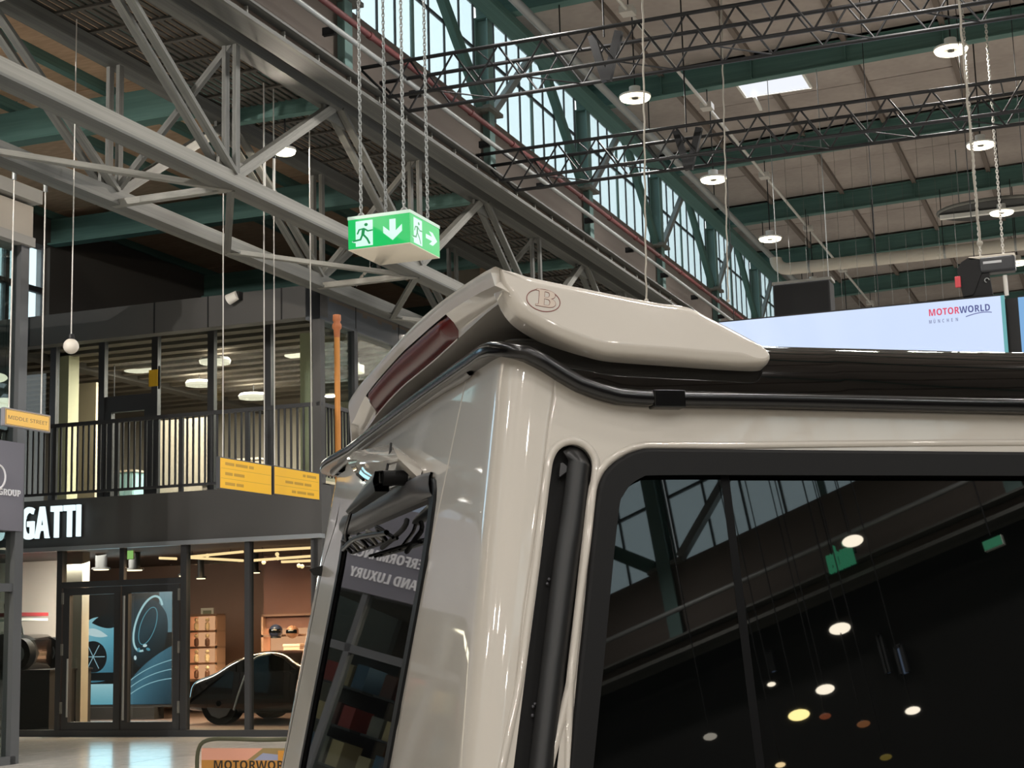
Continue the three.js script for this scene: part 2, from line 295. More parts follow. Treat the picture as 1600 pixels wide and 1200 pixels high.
{ // outer walls and ends
  const a = struct('wall_aisle'); a.name = 'wall_shop_side'; a.userData.label = 'dark outer wall behind the shops';
  uvBox(a, 'masonry', mat.wallDark, V(XA - .3, 0, onY(150, 1151, 0).z + .02), V(XA, 6.9, Z0)); uvBox(a, 'masonry', mat.wallDark, V(XA - .3, 6.42, Zend), V(XA, 6.9, onY(150, 1151, 0).z + .02)); uvBox(a, 'head', mat.wallDark, V(XA - .3, 8.5, Zend), V(XA, 9.3, Z0));
  for (let k = 0; k <= 0; k++) { const za = colZ(k), zb = colZ(k + 1), w = struct(`window_${++windowNo}`, V(XA, 6.9, (za + zb) / 2)); w.userData.label = 'high window of the outer aisle wall';
    for (let i = 0; i <= 5; i++) { const z = za + (zb - za) * i / 5; box(w, 'mullion', mat.frame, V(XA - .2, 6.9, z - .05), V(XA - .1, 8.5, z + .05)); if (i < 5) for (const [y, Y] of [[6.95, 7.65], [7.75, 8.45]]) box(w, 'pane', mat.pane, V(XA - .16, y, z - .97), V(XA - .15, Y, z - .05)); }
    box(w, 'glazing_bar', mat.frame, V(XA - .2, 7.65, zb), V(XA - .1, 7.75, za)); }
  uvBox(a, 'masonry', mat.wallDark, V(XA - .3, 6.9, colZ(0)), V(XA, 8.5, Z0)); uvBox(a, 'masonry', mat.wallDark, V(XA - .3, 6.9, Zend), V(XA, 8.5, colZ(1)));
  const b = struct('wall_opposite'); b.userData.label = 'outer wall of the aisle opposite the shops'; uvBox(b, 'shop_wall', M(0x1c1b1a, .8), V(XR + .3, 0, Zend), V(XR + .45, 8.95, Z0));
  const e = struct('wall_end'); e.userData.label = 'end wall of the hall'; uvBox(e, 'masonry', mat.concrete, V(XA - .3, 0, Zend - .3), V(XO + .3, 12.6, Zend));
  const h = struct('wall_back'); h.userData.label = 'wall of the hall behind the viewer'; uvBox(h, 'masonry', mat.cream, V(XA - .3, 0, Z0), V(XO + .3, 12.6, Z0 + .3));
}
// ================= THE CAR =================
// local axes: x forward along the car, y up, z out of the side that faces the viewer; the origin stands on the floor below the rear corner
const carLat = dirOf(160, 997).setY(0).normalize();                 // from the near side to the far side
const carO = atDepth(775, 700, 2.1), CO = carO.y, SL = .175, TU = .208;   // corner point; rear slant; side tumblehome
const car = thing('off_road_car', 'cream white off-road car with black roof and large roof spoiler', 'car', V(carO.x, 0, carO.z));
const carF = V(-carLat.z, 0, carLat.x);                             // forward
car.quaternion.setFromRotationMatrix(new THREE.Matrix4().makeBasis(carF, V(0, 1, 0), carLat.clone().negate()));
const loc = (w) => { const d = w.clone().sub(V(carO.x, 0, carO.z)); return V(d.dot(carF), d.y, -d.dot(carLat)); };
const eyeL = loc(EYE), dirL = (x, y) => { const d = dirOf(x, y); return V(d.dot(carF), d.y, -d.dot(carLat)); };
const hit = (x, y, p, n) => { const d = dirL(x, y); return eyeL.clone().addScaledVector(d, p.clone().sub(eyeL).dot(n) / d.dot(n)); };
const nS = V(0, TU, 1).normalize(), nR = V(-1, SL, 0).normalize(), pO = V(0, CO, 0);
const eyS = V(0, 1, -TU).normalize(), eyR = V(SL, 1, 0).normalize();
const onSide = (x, y, off = 0) => hit(x, y, pO.clone().addScaledVector(nS, off), nS);
const onRear = (x, y, off = 0) => hit(x, y, pO.clone().addScaledVector(nR, off), nR);
const PS = { ex: V(1, 0, 0), ey: eyS, n: nS, px: onSide }, PR = { ex: V(0, 0, 1), ey: eyR, n: nR, px: onRear };
const flat = (pl, p, off = 0) => { const d = p.clone().sub(pO).addScaledVector(pl.n, -off); return new THREE.Vector2(d.dot(pl.ex), d.dot(pl.ey)); };
const trace = (pl, list, off = 0) => list.map(([x, y]) => flat(pl, pl.px(x, y, off), off));
const smooth = (pts, n = 60) => new THREE.SplineCurve(pts).getPoints(n);
const lerp2 = (a, b, t) => a.clone().lerp(b, t);
const beyond = (a, b, t) => b.clone().add(b.clone().sub(a).multiplyScalar(t));        // past b
const toY = (a, b, y) => a.clone().add(b.clone().sub(a).multiplyScalar((y - a.y) / (b.y - a.y)));
function slab(pl, outline, holes, off, depth, bevel = 0, curve = 2) {   // plate in a plane: its face lies off metres outside the plane
  const s = new THREE.Shape(outline); for (const h of holes) s.holes.push(new THREE.Path(h));
  const g = new THREE.ExtrudeGeometry(s, { depth: Math.max(depth - 2 * bevel, .0005), bevelEnabled: bevel > 0, bevelThickness: bevel, bevelSize: bevel, bevelOffset: -bevel, bevelSegments: curve, curveSegments: 8 });
  g.translate(0, 0, -depth + bevel + off).applyMatrix4(new THREE.Matrix4().makeBasis(pl.ex, pl.ey, pl.n).setPosition(pO)); return flatCaps(toCreasedNormals(g, .6), pl.n);
}
function flatCaps(g, n) { // the plane faces keep their own normal, only the rounded edge is shaded smooth
  const p = g.attributes.position, q = g.attributes.normal, a = V(), b = V(), c = V();
  for (let i = 0; i < p.count; i += 3) { a.fromBufferAttribute(p, i); b.fromBufferAttribute(p, i + 1).sub(a); c.fromBufferAttribute(p, i + 2).sub(a); b.cross(c).normalize(); if (b.dot(n) > .9995) for (let k = 0; k < 3; k++) q.setXYZ(i + k, n.x, n.y, n.z); }
  return g;
}
function grid(rows, closed = false) {   // surface through rows of equally many points
  const n = rows.length, m = rows[0].length, pos = [], uv = [], idx = [];
  rows.forEach((r, i) => r.forEach((p, j) => { pos.push(p.x, p.y, p.z); uv.push(i / (n - 1), j / (m - 1)); }));
  for (let i = 0; i < n - 1; i++) for (let j = 0; j < m - 1; j++) { const a = i * m + j; idx.push(a, a + 1, a + m, a + 1, a + m + 1, a + m); }
  const g = new THREE.BufferGeometry(); g.setAttribute('position', new THREE.Float32BufferAttribute(pos, 3)); g.setAttribute('uv', new THREE.Float32BufferAttribute(uv, 2)); g.setIndex(idx); g.computeVertexNormals(); return g;
}
function sweep(curve, n, profile, up) {   // closed profile [[right, up]...] along a curve, frames from a fixed up
  const rows = [], T = V();
  for (let i = 0; i <= n; i++) { const p = curve.getPointAt(i / n); curve.getTangentAt(i / n, T); const r = T.clone().cross(up).normalize(), u = r.clone().cross(T).normalize(); rows.push(profile.concat([profile[0]]).map(([a, b]) => p.clone().addScaledVector(r, a).addScaledVector(u, b))); }
  return grid(rows);
}
const paint = new THREE.MeshPhysicalMaterial({ color: 0xb5afa6, roughness: .35, clearcoat: 1, clearcoatRoughness: .03, side: THREE.DoubleSide });
const roofBlack = new THREE.MeshPhysicalMaterial({ color: 0x040404, roughness: .05, side: THREE.DoubleSide });
const trimBlack = new THREE.MeshPhysicalMaterial({ color: 0x070708, roughness: .2, side: THREE.DoubleSide });
const rubber = P(0x0b0b0c, .5, { specularIntensity: .35 }), rubberSoft = P(0x0d0d0e, .4, { specularIntensity: .5 }), tinted = P(0x030404, .012, { ior: 1.75 }), gapBlack = M(0x0a0a0a, .9);
const yBot = 1.02, depthBot = (yBot - CO) / eyS.y;

// --- groove and seam lines
const groove = trace(PS, [[866, 588], [864, 622], [857, 660], [846, 754], [829, 876], [817, 950], [793, 1160], [787, 1200]]);
groove.push(toY(groove[6], groove[7], depthBot));
const seamPx = [[729, 592], [717, 649], [684, 808], [664, 900], [640, 1010], [613, 1200]];
const seam = trace(PR, seamPx); { const l = seam.length; seam.push(toY(seam[l - 3], seam[l - 1], (yBot - CO) / eyR.y)); }
const at = (line, y) => { for (let i = 0; i < line.length - 1; i++) { const a = line[i], b = line[i + 1]; if ((y - a.y) * (y - b.y) <= 0) return a.x + (b.x - a.x) * (y - a.y) / (b.y - a.y || 1); } return y > line[0].y ? line[0].x : line[line.length - 1].x; };
// --- rear corner pillar
function pillar(mirror, zTop) {
  const R = .045, cols = [], seamAt = (y) => at(seam, (y - CO) / eyR.y), grooveAt = (y) => at(groove, (y - CO) / eyS.y);
  const yA = onRear(731, 568).y, yC = CO + (onRear(787, 549).y - CO), yG = onSide(866, 590).y;
  const N = 22;
  for (let j = 0; j <= N; j++) {
    const t = j / N, yt = t < .45 ? yA + (yC - yA) * Math.sin(t / .45 * Math.PI / 2) : yC + (yG - yC) * ((t - .45) / .55) ** 1.3;
    const col = [];
    for (let i = 0; i <= 26; i++) {
      const y = yt + (yBot - yt) * i / 26, d = y - CO, C = V(SL * d, y, -TU * d); let p;
      if (t <= .35) p = V(C.x, y, seamAt(y) - .0 + (C.z - R - seamAt(y)) * (t / .35));
      else if (t <= .6) { const a = (t - .35) / .25, q = 1 - a; p = C.clone().add(V(a * a * R, 0, -q * q * R)); }
      else { const e = (t - .6) / .4; p = V(C.x + R + (grooveAt(y) + .004 - C.x - R) * e, y, C.z - .004 * Math.max(0, e - .85) / .15); }
      col.push(p);
    }
    cols.push(col);
  }
  return grid(cols);
}
part(car, 'corner_pillar', pillar(), paint);
// --- dark carcass that closes the gaps
{
  const d = yBot - CO, shell = [];
  for (const y of [yBot, CO - .02]) { const e = y - CO; shell.push([V(SL * e + .03, y, -TU * e - 1.44 + 2 * TU * e), V(SL * e + .03, y, -TU * e - .045), V(2.85 - SL * e, y, -TU * e - .045), V(2.85 - SL * e, y, -TU * e - 1.44 + 2 * TU * e), V(SL * e + .03, y, -TU * e - 1.44 + 2 * TU * e)]); }
  part(car, 'inner_shell', grid(shell), new THREE.MeshStandardMaterial({ color: 0x070707, roughness: .95, side: THREE.DoubleSide }));
}
// --- side panel
const f1 = 2.85;
const topPx = [[869, 590], [881, 598], [904, 610], [927, 620], [959, 629], [990, 632], [1065, 635], [1240, 639], [1600, 646]];
const topS = trace(PS, topPx); const topEnd = new THREE.Vector2(f1, topS[topS.length - 1].y - .002);
const frameOut = trace(PS, [[888, 1200], [903, 1040], [919, 885], [930, 785], [934, 761], [942, 741], [957, 724], [979, 710], [998, 703.5], [1017, 701.5], [1120, 702.5], [1600, 709.5]]);
const frameIn = trace(PS, [[918, 1200], [934, 1040], [949, 880], [959, 791], [966, 772], [979, 754], [998, 742], [1017, 738.5], [1120, 738], [1600, 741]]);
const qEnd = 1.25, yWin = (1.2 - CO) / eyS.y;      // far end and sill of the rear side window
function windowLoop(line, inset) {
  const a = toY(line[1], line[0], yWin + inset), n = line.length, s = smooth(line.slice(2, n - 1), 40);
  const top = line[n - 1].y; return [a, line[1], ...s, new THREE.Vector2(qEnd - inset - .06, top), new THREE.Vector2(qEnd - inset - .015, top - .02), new THREE.Vector2(qEnd - inset, top - .07), new THREE.Vector2(qEnd - inset, yWin + inset)];
}
const loopOut = windowLoop(frameOut, 0), loopIn = windowLoop(frameIn, .03);
const ventPx = [[802, 1200], [822, 1040], [843, 883], [854, 791], [860, 744], [865, 717], [876, 700], [893, 693.5], [910, 698], [922, 711], [926, 728], [921, 772], [914, 838], [907, 885], [888, 1040], [871, 1200]];
const ventT = trace(PS, ventPx), yVent = (1.16 - CO) / eyS.y;
const ventLoop = [toY(ventT[1], ventT[0], yVent), ventT[1], ...smooth(ventT.slice(2, 14), 60), ventT[14], toY(ventT[14], ventT[15], yVent)];
const doorWin = [[1.36, topEnd.y - .062], [2.1, topEnd.y - .062], [2.12, topEnd.y - .09], [2.15, yWin], [1.34, yWin], [1.34, topEnd.y - .08]].map(([x, y]) => new THREE.Vector2(x, y));
const sideOutline = [...[...groove].reverse(), ...smooth(topS.slice(0, 7), 30), topS[7], topS[8], topEnd, new THREE.Vector2(f1 + .3, yWin), new THREE.Vector2(f1 + .4, depthBot)];
const grow = (loop, e) => { // offset a loop outwards
  const n = loop.length, area = THREE.ShapeUtils.area(loop), s = area > 0 ? 1 : -1;
  return loop.map((p, i) => { const a = loop[(i + n - 1) % n], b = loop[(i + 1) % n], t = b.clone().sub(a).normalize(); return new THREE.Vector2(p.x + s * t.y * e, p.y - s * t.x * e); });
};
part(car, 'side_panel', slab(PS, sideOutline, [grow(loopOut, .004), grow(ventLoop, .004), doorWin], 0, .02, .0045, 4), paint);
// raised lips of the panel round the openings
const loopTube = (loop, off, r, wob = 1) => { const c = new THREE.CatmullRomCurve3(loop.map((p) => pO.clone().addScaledVector(PS.ex, p.x).addScaledVector(PS.ey, p.y).addScaledVector(nS, off)), true, 'centripetal'); return new THREE.TubeGeometry(c, 160, r, 6, true); };
part(car, 'opening_lip', loopTube(grow(loopOut, .006), -.003, .0065), paint); part(car, 'opening_lip', loopTube(grow(ventLoop, .005), -.002, .006), paint);
// --- rear side window
const sideWin = part(car, 'side_window', slab(PS, loopOut, [loopIn], .007, .03, .006, 4), rubber, null, 'black rubber framed rear side window');
const splitTop = onSide(1134, 740), splitBot = onSide(1190, 1200);
{ // two dark panes with a narrow division bar
  const tT = flat(PS, splitTop), tB0 = flat(PS, splitBot), tB = toY(tT, tB0, yWin + .02), tT2 = toY(tB0, tT, loopIn[30].y + .01), w = .006;
  const g = grow(loopIn, .004), left = [], right = [];
  const xAt = (y) => tT2.x + (tB.x - tT2.x) * (y - tT2.y) / (tB.y - tT2.y);
  for (const p of g) (p.x < xAt(p.y) ? left : right).push(p);
  const topY = Math.max(...g.map((p) => p.y)), botY = Math.min(...g.map((p) => p.y));
  const leftLoop = [...left, new THREE.Vector2(xAt(topY) - w, topY), new THREE.Vector2(xAt(botY) - w, botY)], rightLoop = [new THREE.Vector2(xAt(botY) + w, botY), new THREE.Vector2(xAt(topY) + w, topY), ...right];
  const paneL = slab(PS, leftLoop, [], -.004, .004);
  part(sideWin, 'fixed_pane', paneL, tinted); part(sideWin, 'pane', slab(PS, rightLoop, [], -.006, .004), tinted);
  part(sideWin, 'division_bar', slab(PS, [new THREE.Vector2(xAt(botY) - w, botY), new THREE.Vector2(xAt(topY) - w, topY), new THREE.Vector2(xAt(topY) + w, topY), new THREE.Vector2(xAt(botY) + w, botY)], [], -.0035, .01), P(0x060607, .5, { specularIntensity: .2 }));
}
part(car, 'door_window', slab(PS, doorWin, [], -.004, .004), tinted);
// --- air vent in the pillar
{
  const v = part(car, 'air_vent', slab(PS, grow(ventLoop, .003), [], -.016, .004), M(0x0e0e0f, .9), null, 'black air vent in the rear pillar');
  const div = trace(PS, [[827, 1200], [846, 1040], [865, 883], [878, 801], [886, 740], [889, 718], [886, 707], [877, 701]]);
  const n = div.length, right = trace(PS, ventPx.slice(7));
  // rounded cover bar between the divider and the outer edge
  const rows = []; const dl = smooth(div.slice(1, 6), 24), rl = smooth([ventT[10], ventT[11], ventT[12], ventT[13], ventT[14]], 24);
  const lo = [toY(div[1], div[0], yVent), ...dl], hi = [toY(ventT[14], ventT[15], yVent), ...[...rl].reverse()];
  const P3 = (p, o) => pO.clone().addScaledVector(PS.ex, p.x).addScaledVector(PS.ey, p.y).addScaledVector(nS, o);
  for (let i = 0; i < lo.length; i++) { const r = []; for (let k = 0; k <= 10; k++) { const t = k / 10; r.push(P3(lerp2(lo[i], hi[i], t), -.013 + .022 * Math.sin(Math.PI * (.1 + .85 * t)) ** .7)); } rows.push(r); }
  // closes into the round top of the vent
  const topc = trace(PS, [[882, 703], [893, 696], [908, 699], [920, 711]]);
  for (let s = 1; s <= 6; s++) { const q = s / 6, base = rows[lo.length - 1], r = []; for (let k = 0; k <= 10; k++) { const t = k / 10, e = smooth(topc, 10)[k]; r.push(base[k].clone().lerp(P3(e, -.006), Math.sin(q * Math.PI / 2))); } rows.push(r); }
  part(v, 'cover_bar', grid(rows), new THREE.MeshStandardMaterial({ color: 0x0b0b0c, roughness: .4, side: THREE.DoubleSide }));
  part(v, 'vent_tab', slab(PS, trace(PS, [[877, 722], [881, 721], [888, 727], [887, 736], [876, 744], [875, 742]]), [], -.004, .008, .001), M(0x2a2a2c, .5));
  for (const [x, y] of [[858, 905], [855, 912], [836, 1100], [832, 1118], [833, 1104]]) part(v, 'clip', new THREE.SphereGeometry(.0022, 6, 5), M(0x55555a, .4), onSide(x, y, -.012));
}
// --- rear door
const zFar = onRear(522, 748).z, farW = -zFar;
const rearTop = trace(PR, [[729, 588], [655, 634], [610, 667], [580, 689], [541, 722]]);
const rearLeft = trace(PR, [[541, 734], [526, 815], [505, 880], [474, 1040], [442, 1200]]); rearLeft.push(toY(rearLeft[2], rearLeft[4], (yBot - CO) / eyR.y));
const glassPx = [[677, 774], [662, 880], [632, 1040], [603, 1200], [472, 1200], [502, 1040], [533, 885], [543, 818]];
const glass2 = trace(PR, glassPx), yGlass = (1.2 - CO) / eyR.y;
const gl = [glass2[0], glass2[1], toY(glass2[1], glass2[3], yGlass), toY(glass2[6], glass2[4], yGlass), glass2[6], glass2[7]];
const roundLoop = (pts, r) => { const out = []; const n = pts.length; pts.forEach((p, i) => { const a = pts[(i + n - 1) % n], b = pts[(i + 1) % n], u = a.clone().sub(p), v = b.clone().sub(p), q = Math.min(r, u.length() / 3, v.length() / 3); const s = p.clone().addScaledVector(u.normalize(), q), e = p.clone().addScaledVector(v.normalize(), q); for (let k = 0; k <= 5; k++) { const t = k / 5; out.push(new THREE.Vector2().copy(s).multiplyScalar((1 - t) ** 2).addScaledVector(p, 2 * t * (1 - t)).addScaledVector(e, t * t)); } }); return out; };
const glassLoop = roundLoop(gl, .03);
const doorOutline = [...seam.slice(1).reverse().map((p) => new THREE.Vector2(p.x - .004, p.y)), ...rearTop, ...rearLeft.slice(1)];
const rearDoor = part(car, 'rear_door', slab(PR, doorOutline, [grow(glassLoop, .028)], 0, .03, .005, 4), paint);
part(rearDoor, 'rear_window_seal', slab(PR, grow(glassLoop, .03), [glassLoop], .004, .02, .004, 3), rubber);
part(rearDoor, 'rear_window', slab(PR, grow(glassLoop, .002), [], -.002, .004), P(0x050506, .012, { ior: 1.52 }), null, 'dark tinted rear window');
{ // far corner of the body
  const rows = [], N = 14; for (let j = 0; j <= N; j++) { const t = j / N, col = []; for (let i = 0; i <= 20; i++) { const yT = onRear(521, 748).y, y = yT + (yBot - yT) * i / 20, d = y - CO, C = V(SL * d, y, zFar + TU * (d - yT + CO)), le = at(rearLeft, d / eyR.y) - .004, R = .05; col.push(t < .3 ? V(C.x, y, le + (C.z + R - le) * t / .3) : t < .7 ? C.clone().add(V(((t - .3) / .4) ** 2 * R, 0, (1 - (t - .3) / .4) ** 2 * R)) : V(C.x + R + (t - .7) / .3 * 2.6, y, C.z)); } rows.push(col); }
  part(car, 'far_side_panel', grid(rows), paint);
}
for (const [x, y, n] of [[495, 892, 'door_stop']]) { const p = onRear(x + 8, y), g = new ConvexGeometry([V(0, .012, .01), V(0, -.012, .01), V(0, .012, -.01), V(0, -.012, -.01), V(-.03, .004, 0), V(-.02, -.01, 0)]); part(rearDoor, n, g, gapBlack, p); }
// --- roof
const railPx = [[1600, 635], [1240, 627], [1065, 624], [1021, 623], [990, 621.5], [965, 619], [940, 612], [912, 603], [881, 586], [849, 566], [818, 551]];
const railS = railPx.map(([x, y]) => onSide(x, y, .012));
const railCorner = [onSide(800, 546, .006).add(V(-.004, 0, -.006)), onRear(786, 543, .004).add(V(0, 0, -.01))];
const railRPx = [[765, 548], [742, 563], [700, 592], [655, 624], [605, 661], [555, 699], [513, 735]];
const railR = railRPx.map(([x, y]) => onRear(x, y, .012));
const railPts = [V(f1, railS[0].y, railS[0].z), ...railS, ...railCorner, ...railR, railR[6].clone().add(V(.05, -.008, -.012)), V(.35, railS[1].y, zFar - .01), V(f1, railS[0].y, zFar - .01)];
const railCurve = new THREE.CatmullRomCurve3(railPts, false, 'centripetal');
const oval = (w, h, n = 14) => Array.from({ length: n }, (_, i) => [Math.cos(i / n * 2 * Math.PI) * w, Math.sin(i / n * 2 * Math.PI) * h]);
part(car, 'drip_rail', sweep(railCurve, 260, [[-.012, -.0105], [.010, -.0105], [.0135, -.006], [.0135, .004], [.010, .0095], [.004, .011], [-.012, .011]].map(([a, b]) => [-a, b]), Yup), trimBlack);
{ const p = onSide(1042, 624.5, .013), g = new RoundedBoxGeometry(.046, .025, .027, 2, .002); part(car, 'rail_joint_cover', g, trimBlack, p); }
{ // grey strip under the rail on the rear
  const c = new THREE.CatmullRomCurve3([[735, 578], [727, 585], [700, 601], [655, 631], [605, 667], [555, 706], [520, 738]].map(([x, y]) => onRear(x, y, .006))); part(car, 'rear_trim_strip', sweep(c, 60, oval(.007, .009, 10), Yup), M(0x6f6e6c, .35, .3));
}
const crown = (s) => .075 * (1 - Math.exp(-s / .03)) + .06 * (1 - Math.exp(-s / .3)) + .028 * Math.sin(Math.PI * Math.min(s / 1.5, 1));
{
  const rows = [], sideAt = (f) => { let best = railS[0]; for (let i = 0; i < railS.length - 1; i++) { const a = railS[i], b = railS[i + 1]; if (f <= a.x && f >= b.x) { const t = (f - b.x) / (a.x - b.x); return b.clone().lerp(a, t); } } return f > railS[0].x ? railS[0] : railS[railS.length - 1]; };
  for (let i = 0; i <= 60; i++) {
    const f = i < 40 ? .03 + i / 40 * .5 : .53 + (i - 40) / 20 * (f1 - .53), r = sideAt(Math.max(f, .045)), row = [], zi = r.z - .008, yi = r.y + .004, flatY = railS[1].y, fall = Math.min(1, Math.max(.0, (f) / .14));
    const Z = zFar + .01, half = (zi - Z) / 2, top = flatY + .0;
    for (let j = 0; j <= 40; j++) { const t = j / 40, z = zi + (Z - zi) * (t < .5 ? 2 * t * t : 1 - 2 * (1 - t) ** 2), s = half - Math.abs(z - (zi + Z) / 2), base = yi + (top - yi) * Math.min(1, s / .25) * 1; row.push(V(f, base + crown(s) * (.35 + .65 * fall), z)); }
    rows.push(row);
  }
  part(car, 'roof', grid(rows), roofBlack);
}
// --- roof spoiler
{
  const nz = V(0, 0, 1), zs = -.035, pz = V(0, 0, zs), nzS = V(0, .25, 1).normalize();
  const onPl = (x, y) => hit(x, y, V(0, CO + .25, zs), nzS);
  const ey = V(0, 1, -.25).normalize(), pl = { ex: V(1, 0, 0), ey, n: nzS, px: (x, y) => onPl(x, y) };
  const o3 = V(0, CO + .25, zs), fl = (p) => { const d = p.clone().sub(o3); return new THREE.Vector2(d.x, d.dot(ey)); };
  const outPx = [[779, 417], [800, 421], [900, 442], [1021, 466], [1060, 471], [1084, 477], [1115, 493], [1150, 511], [1177, 526], [1200, 543], [1207, 556], [1199, 566], [1171, 567], [1110, 563], [1052, 558], [990, 553], [943, 548], [896, 533], [859, 517], [820, 494], [800, 474], [788, 450]];
  const loop = new THREE.SplineCurve(outPx.concat([outPx[0]]).map(([x, y]) => fl(onPl(x, y)))).getSpacedPoints(170).slice(0, -1);
  const bev = .016, thick = .055, ccw = THREE.ShapeUtils.area(loop) > 0 ? loop : [...loop].reverse();
  // rounded plate: rings round the edge, then flat faces inside them
  const basis = new THREE.Matrix4().makeBasis(V(1, 0, 0), ey, nzS).setPosition(o3), rings = [], caps = [], NL = ccw.length, at_ = (i) => ccw[(i + 4 * NL) % NL];
  // the edge radius shrinks where the outline turns tightly
  let er = ccw.map((p, i) => { const a = at_(i - 3), b = at_(i + 3), A = p.distanceTo(a), B = p.distanceTo(b), C = a.distanceTo(b), S = Math.abs((a.x - p.x) * (b.y - p.y) - (a.y - p.y) * (b.x - p.x)) / 2; return Math.min(bev, .55 * A * B * C / (4 * S + 1e-9)); });
  er = er.map((_, i) => Math.min(...[-5, -4, -3, -2, -1, 0, 1, 2, 3, 4, 5].map((k) => er[(i + k + NL) % NL]))); for (let q = 0; q < 4; q++) er = er.map((e, i) => (er[(i + NL - 1) % NL] + 2 * e + er[(i + 1) % NL]) / 4);
  const inset = (e) => ccw.map((p, i) => { const t = at_(i + 1).clone().sub(at_(i - 1)).normalize(); return new THREE.Vector2(p.x - t.y * er[i] * e, p.y + t.x * er[i] * e); });
  for (let k = 0; k <= 16; k++) { const t = k / 16, a = t < .5 ? t * 2 * Math.PI / 2 : (t - .5) * 2 * Math.PI / 2, e = t < .5 ? 1 - Math.sin(a) : 1 - Math.cos(a), z = t < .5 ? -thick + bev * (1 - Math.cos(a)) : -bev * (1 - Math.sin(a)); const r = inset(e); rings.push([...r, r[0]].map((p) => V(p.x, p.y, z).applyMatrix4(basis))); if (k === 0 || k === 16) caps.push([r, z]); }
  const flatFace = ([r, z], flip) => { const q = new THREE.ShapeGeometry(new THREE.Shape(r)).translate(0, 0, z).applyMatrix4(basis); return q.toNonIndexed(); };
  const g = mergeGeometries([grid(rings.reverse()).toNonIndexed(), flatFace(caps[1]), flatFace(caps[0])]);
  const sp = part(car, 'roof_spoiler', g, paint, null, 'cream roof spoiler with emblem');
  // rear wing: curves in upright planes across the car
  const ft = onPl(779, 417).x, onF = (x, y, f) => hit(x, y, V(f, 0, 0), V(-1, 0, 0));
  const line = (list, f) => { const p = list.map(([x, y]) => onF(x, y, f)); return (z) => { for (let i = 0; i < p.length - 1; i++) if (z <= p[i].z && z >= p[i + 1].z) { const t = (p[i].z - z) / (p[i].z - p[i + 1].z); return p[i].y + (p[i + 1].y - p[i].y) * t; } return z > p[0].z ? p[0].y : p[p.length - 1].y; }; };
  const fRear = ft - .012;
  const topL = line([[777, 416], [760, 423], [730, 442], [692, 469], [655, 500], [617, 539], [580, 581], [560, 604], [545, 627], [536, 650]], fRear);
  const lipL = line([[777, 446], [757, 453], [725, 472], [700, 488], [667, 516], [630, 549], [600, 582], [580, 606], [566, 626], [552, 660]], fRear + .004);
  const lowL = line([[787, 466], [757, 488], [720, 522], [680, 559], [655, 580], [630, 600], [608, 622], [587, 647], [570, 672]], fRear + .02);
  const endZ = onF(545, 627, fRear).z, z0 = onPl(784, 432).z + .004, NS = 90;
  const lampA = onF(704, 500, fRear + .01).z, lampB = onF(576, 628, fRear + .01).z;
  const zAt = (i) => z0 + (endZ - z0) * i / NS;
  const sm = (fn, z) => { let a = 0, w = 0; for (let k = -3; k <= 3; k++) { const q = 4 - Math.abs(k); a += q * fn(z + k * .02); w += q; } return a / w; };
  const roofY = (z) => railS[1].y + crown(Math.max(0, Math.min(-z, z - zFar))) ;
  const bodyRows = [], lipRows = [], lowRows = [], underRows = [];
  for (let i = 0; i <= NS; i++) {
    const z = zAt(i), yt = sm(topL, z), yl = Math.min(yt - .008, sm(lipL, z)), yb = Math.min(yl - .008, sm(lowL, z));
    const a = V(fRear, yt, z), b = V(fRear + .004, yl, z), c = V(fRear + .024, yb, z);
    const topRow = []; for (let k = 0; k <= 10; k++) { const t = k / 10; topRow.push(V(fRear + .006 + .3 * t, yt + .003 - (yt - roofY(z) - .004) * t * t * (2 - t), z - .055 * Math.max(0, 1 - i / 7) * Math.min(1, t * 5))); }
    bodyRows.push([...topRow.reverse(), a.clone().add(V(.002, .0015, 0)), a, a.clone().lerp(b, .25).add(V(-.002, 0, 0)), a.clone().lerp(b, .6).add(V(-.001, 0, 0)), b]);
    lowRows.push([b.clone(), b.clone().lerp(c, .33).add(V(.006, 0, 0)), b.clone().lerp(c, .66).add(V(.007, 0, 0)), c]);
    underRows.push([c.clone(), V(fRear + .06, yb - .004, z), V(fRear + .13, Math.min(yb, roofY(z) + .02), z)]);
  }
  const wing = part(car, 'spoiler_wing', grid(bodyRows), paint);
  const iA = Math.round((lampA - z0) / (endZ - z0) * NS), iB = Math.round((lampB - z0) / (endZ - z0) * NS);
  part(wing, 'rear_face', grid(lowRows.slice(0, iA + 1)), paint); part(wing, 'rear_face', grid(lowRows.slice(iB)), paint);
  part(wing, 'underside', grid(underRows), paint);
  const lampRows = []; for (let i = iA; i <= iB; i++) { const e = Math.min(1, Math.min(i - iA, iB - i) / 3), [b, , , c] = lowRows[i], r = []; for (let k = 0; k <= 8; k++) { const t = k / 8; r.push(b.clone().lerp(c, t).add(V(.006 - .016 * Math.sin(Math.PI * t) ** .5 * e, 0, 0))); } lampRows.push(r); }
  part(car, 'brake_light', grid(lampRows), new THREE.MeshPhysicalMaterial({ color: 0x4a0d0c, roughness: .25, specularIntensity: .45, side: THREE.DoubleSide }), null, 'long dark red brake light lens');
  { // bright bead below the lens
    const c = new THREE.CatmullRomCurve3(lowRows.slice(iA, iB + 1).map((r) => r[3].clone().add(V(-.001, -.001, 0)))); part(wing, 'lens_bead', new THREE.TubeGeometry(c, 60, .0016, 5), M(0xb9b5ae, .4)); }
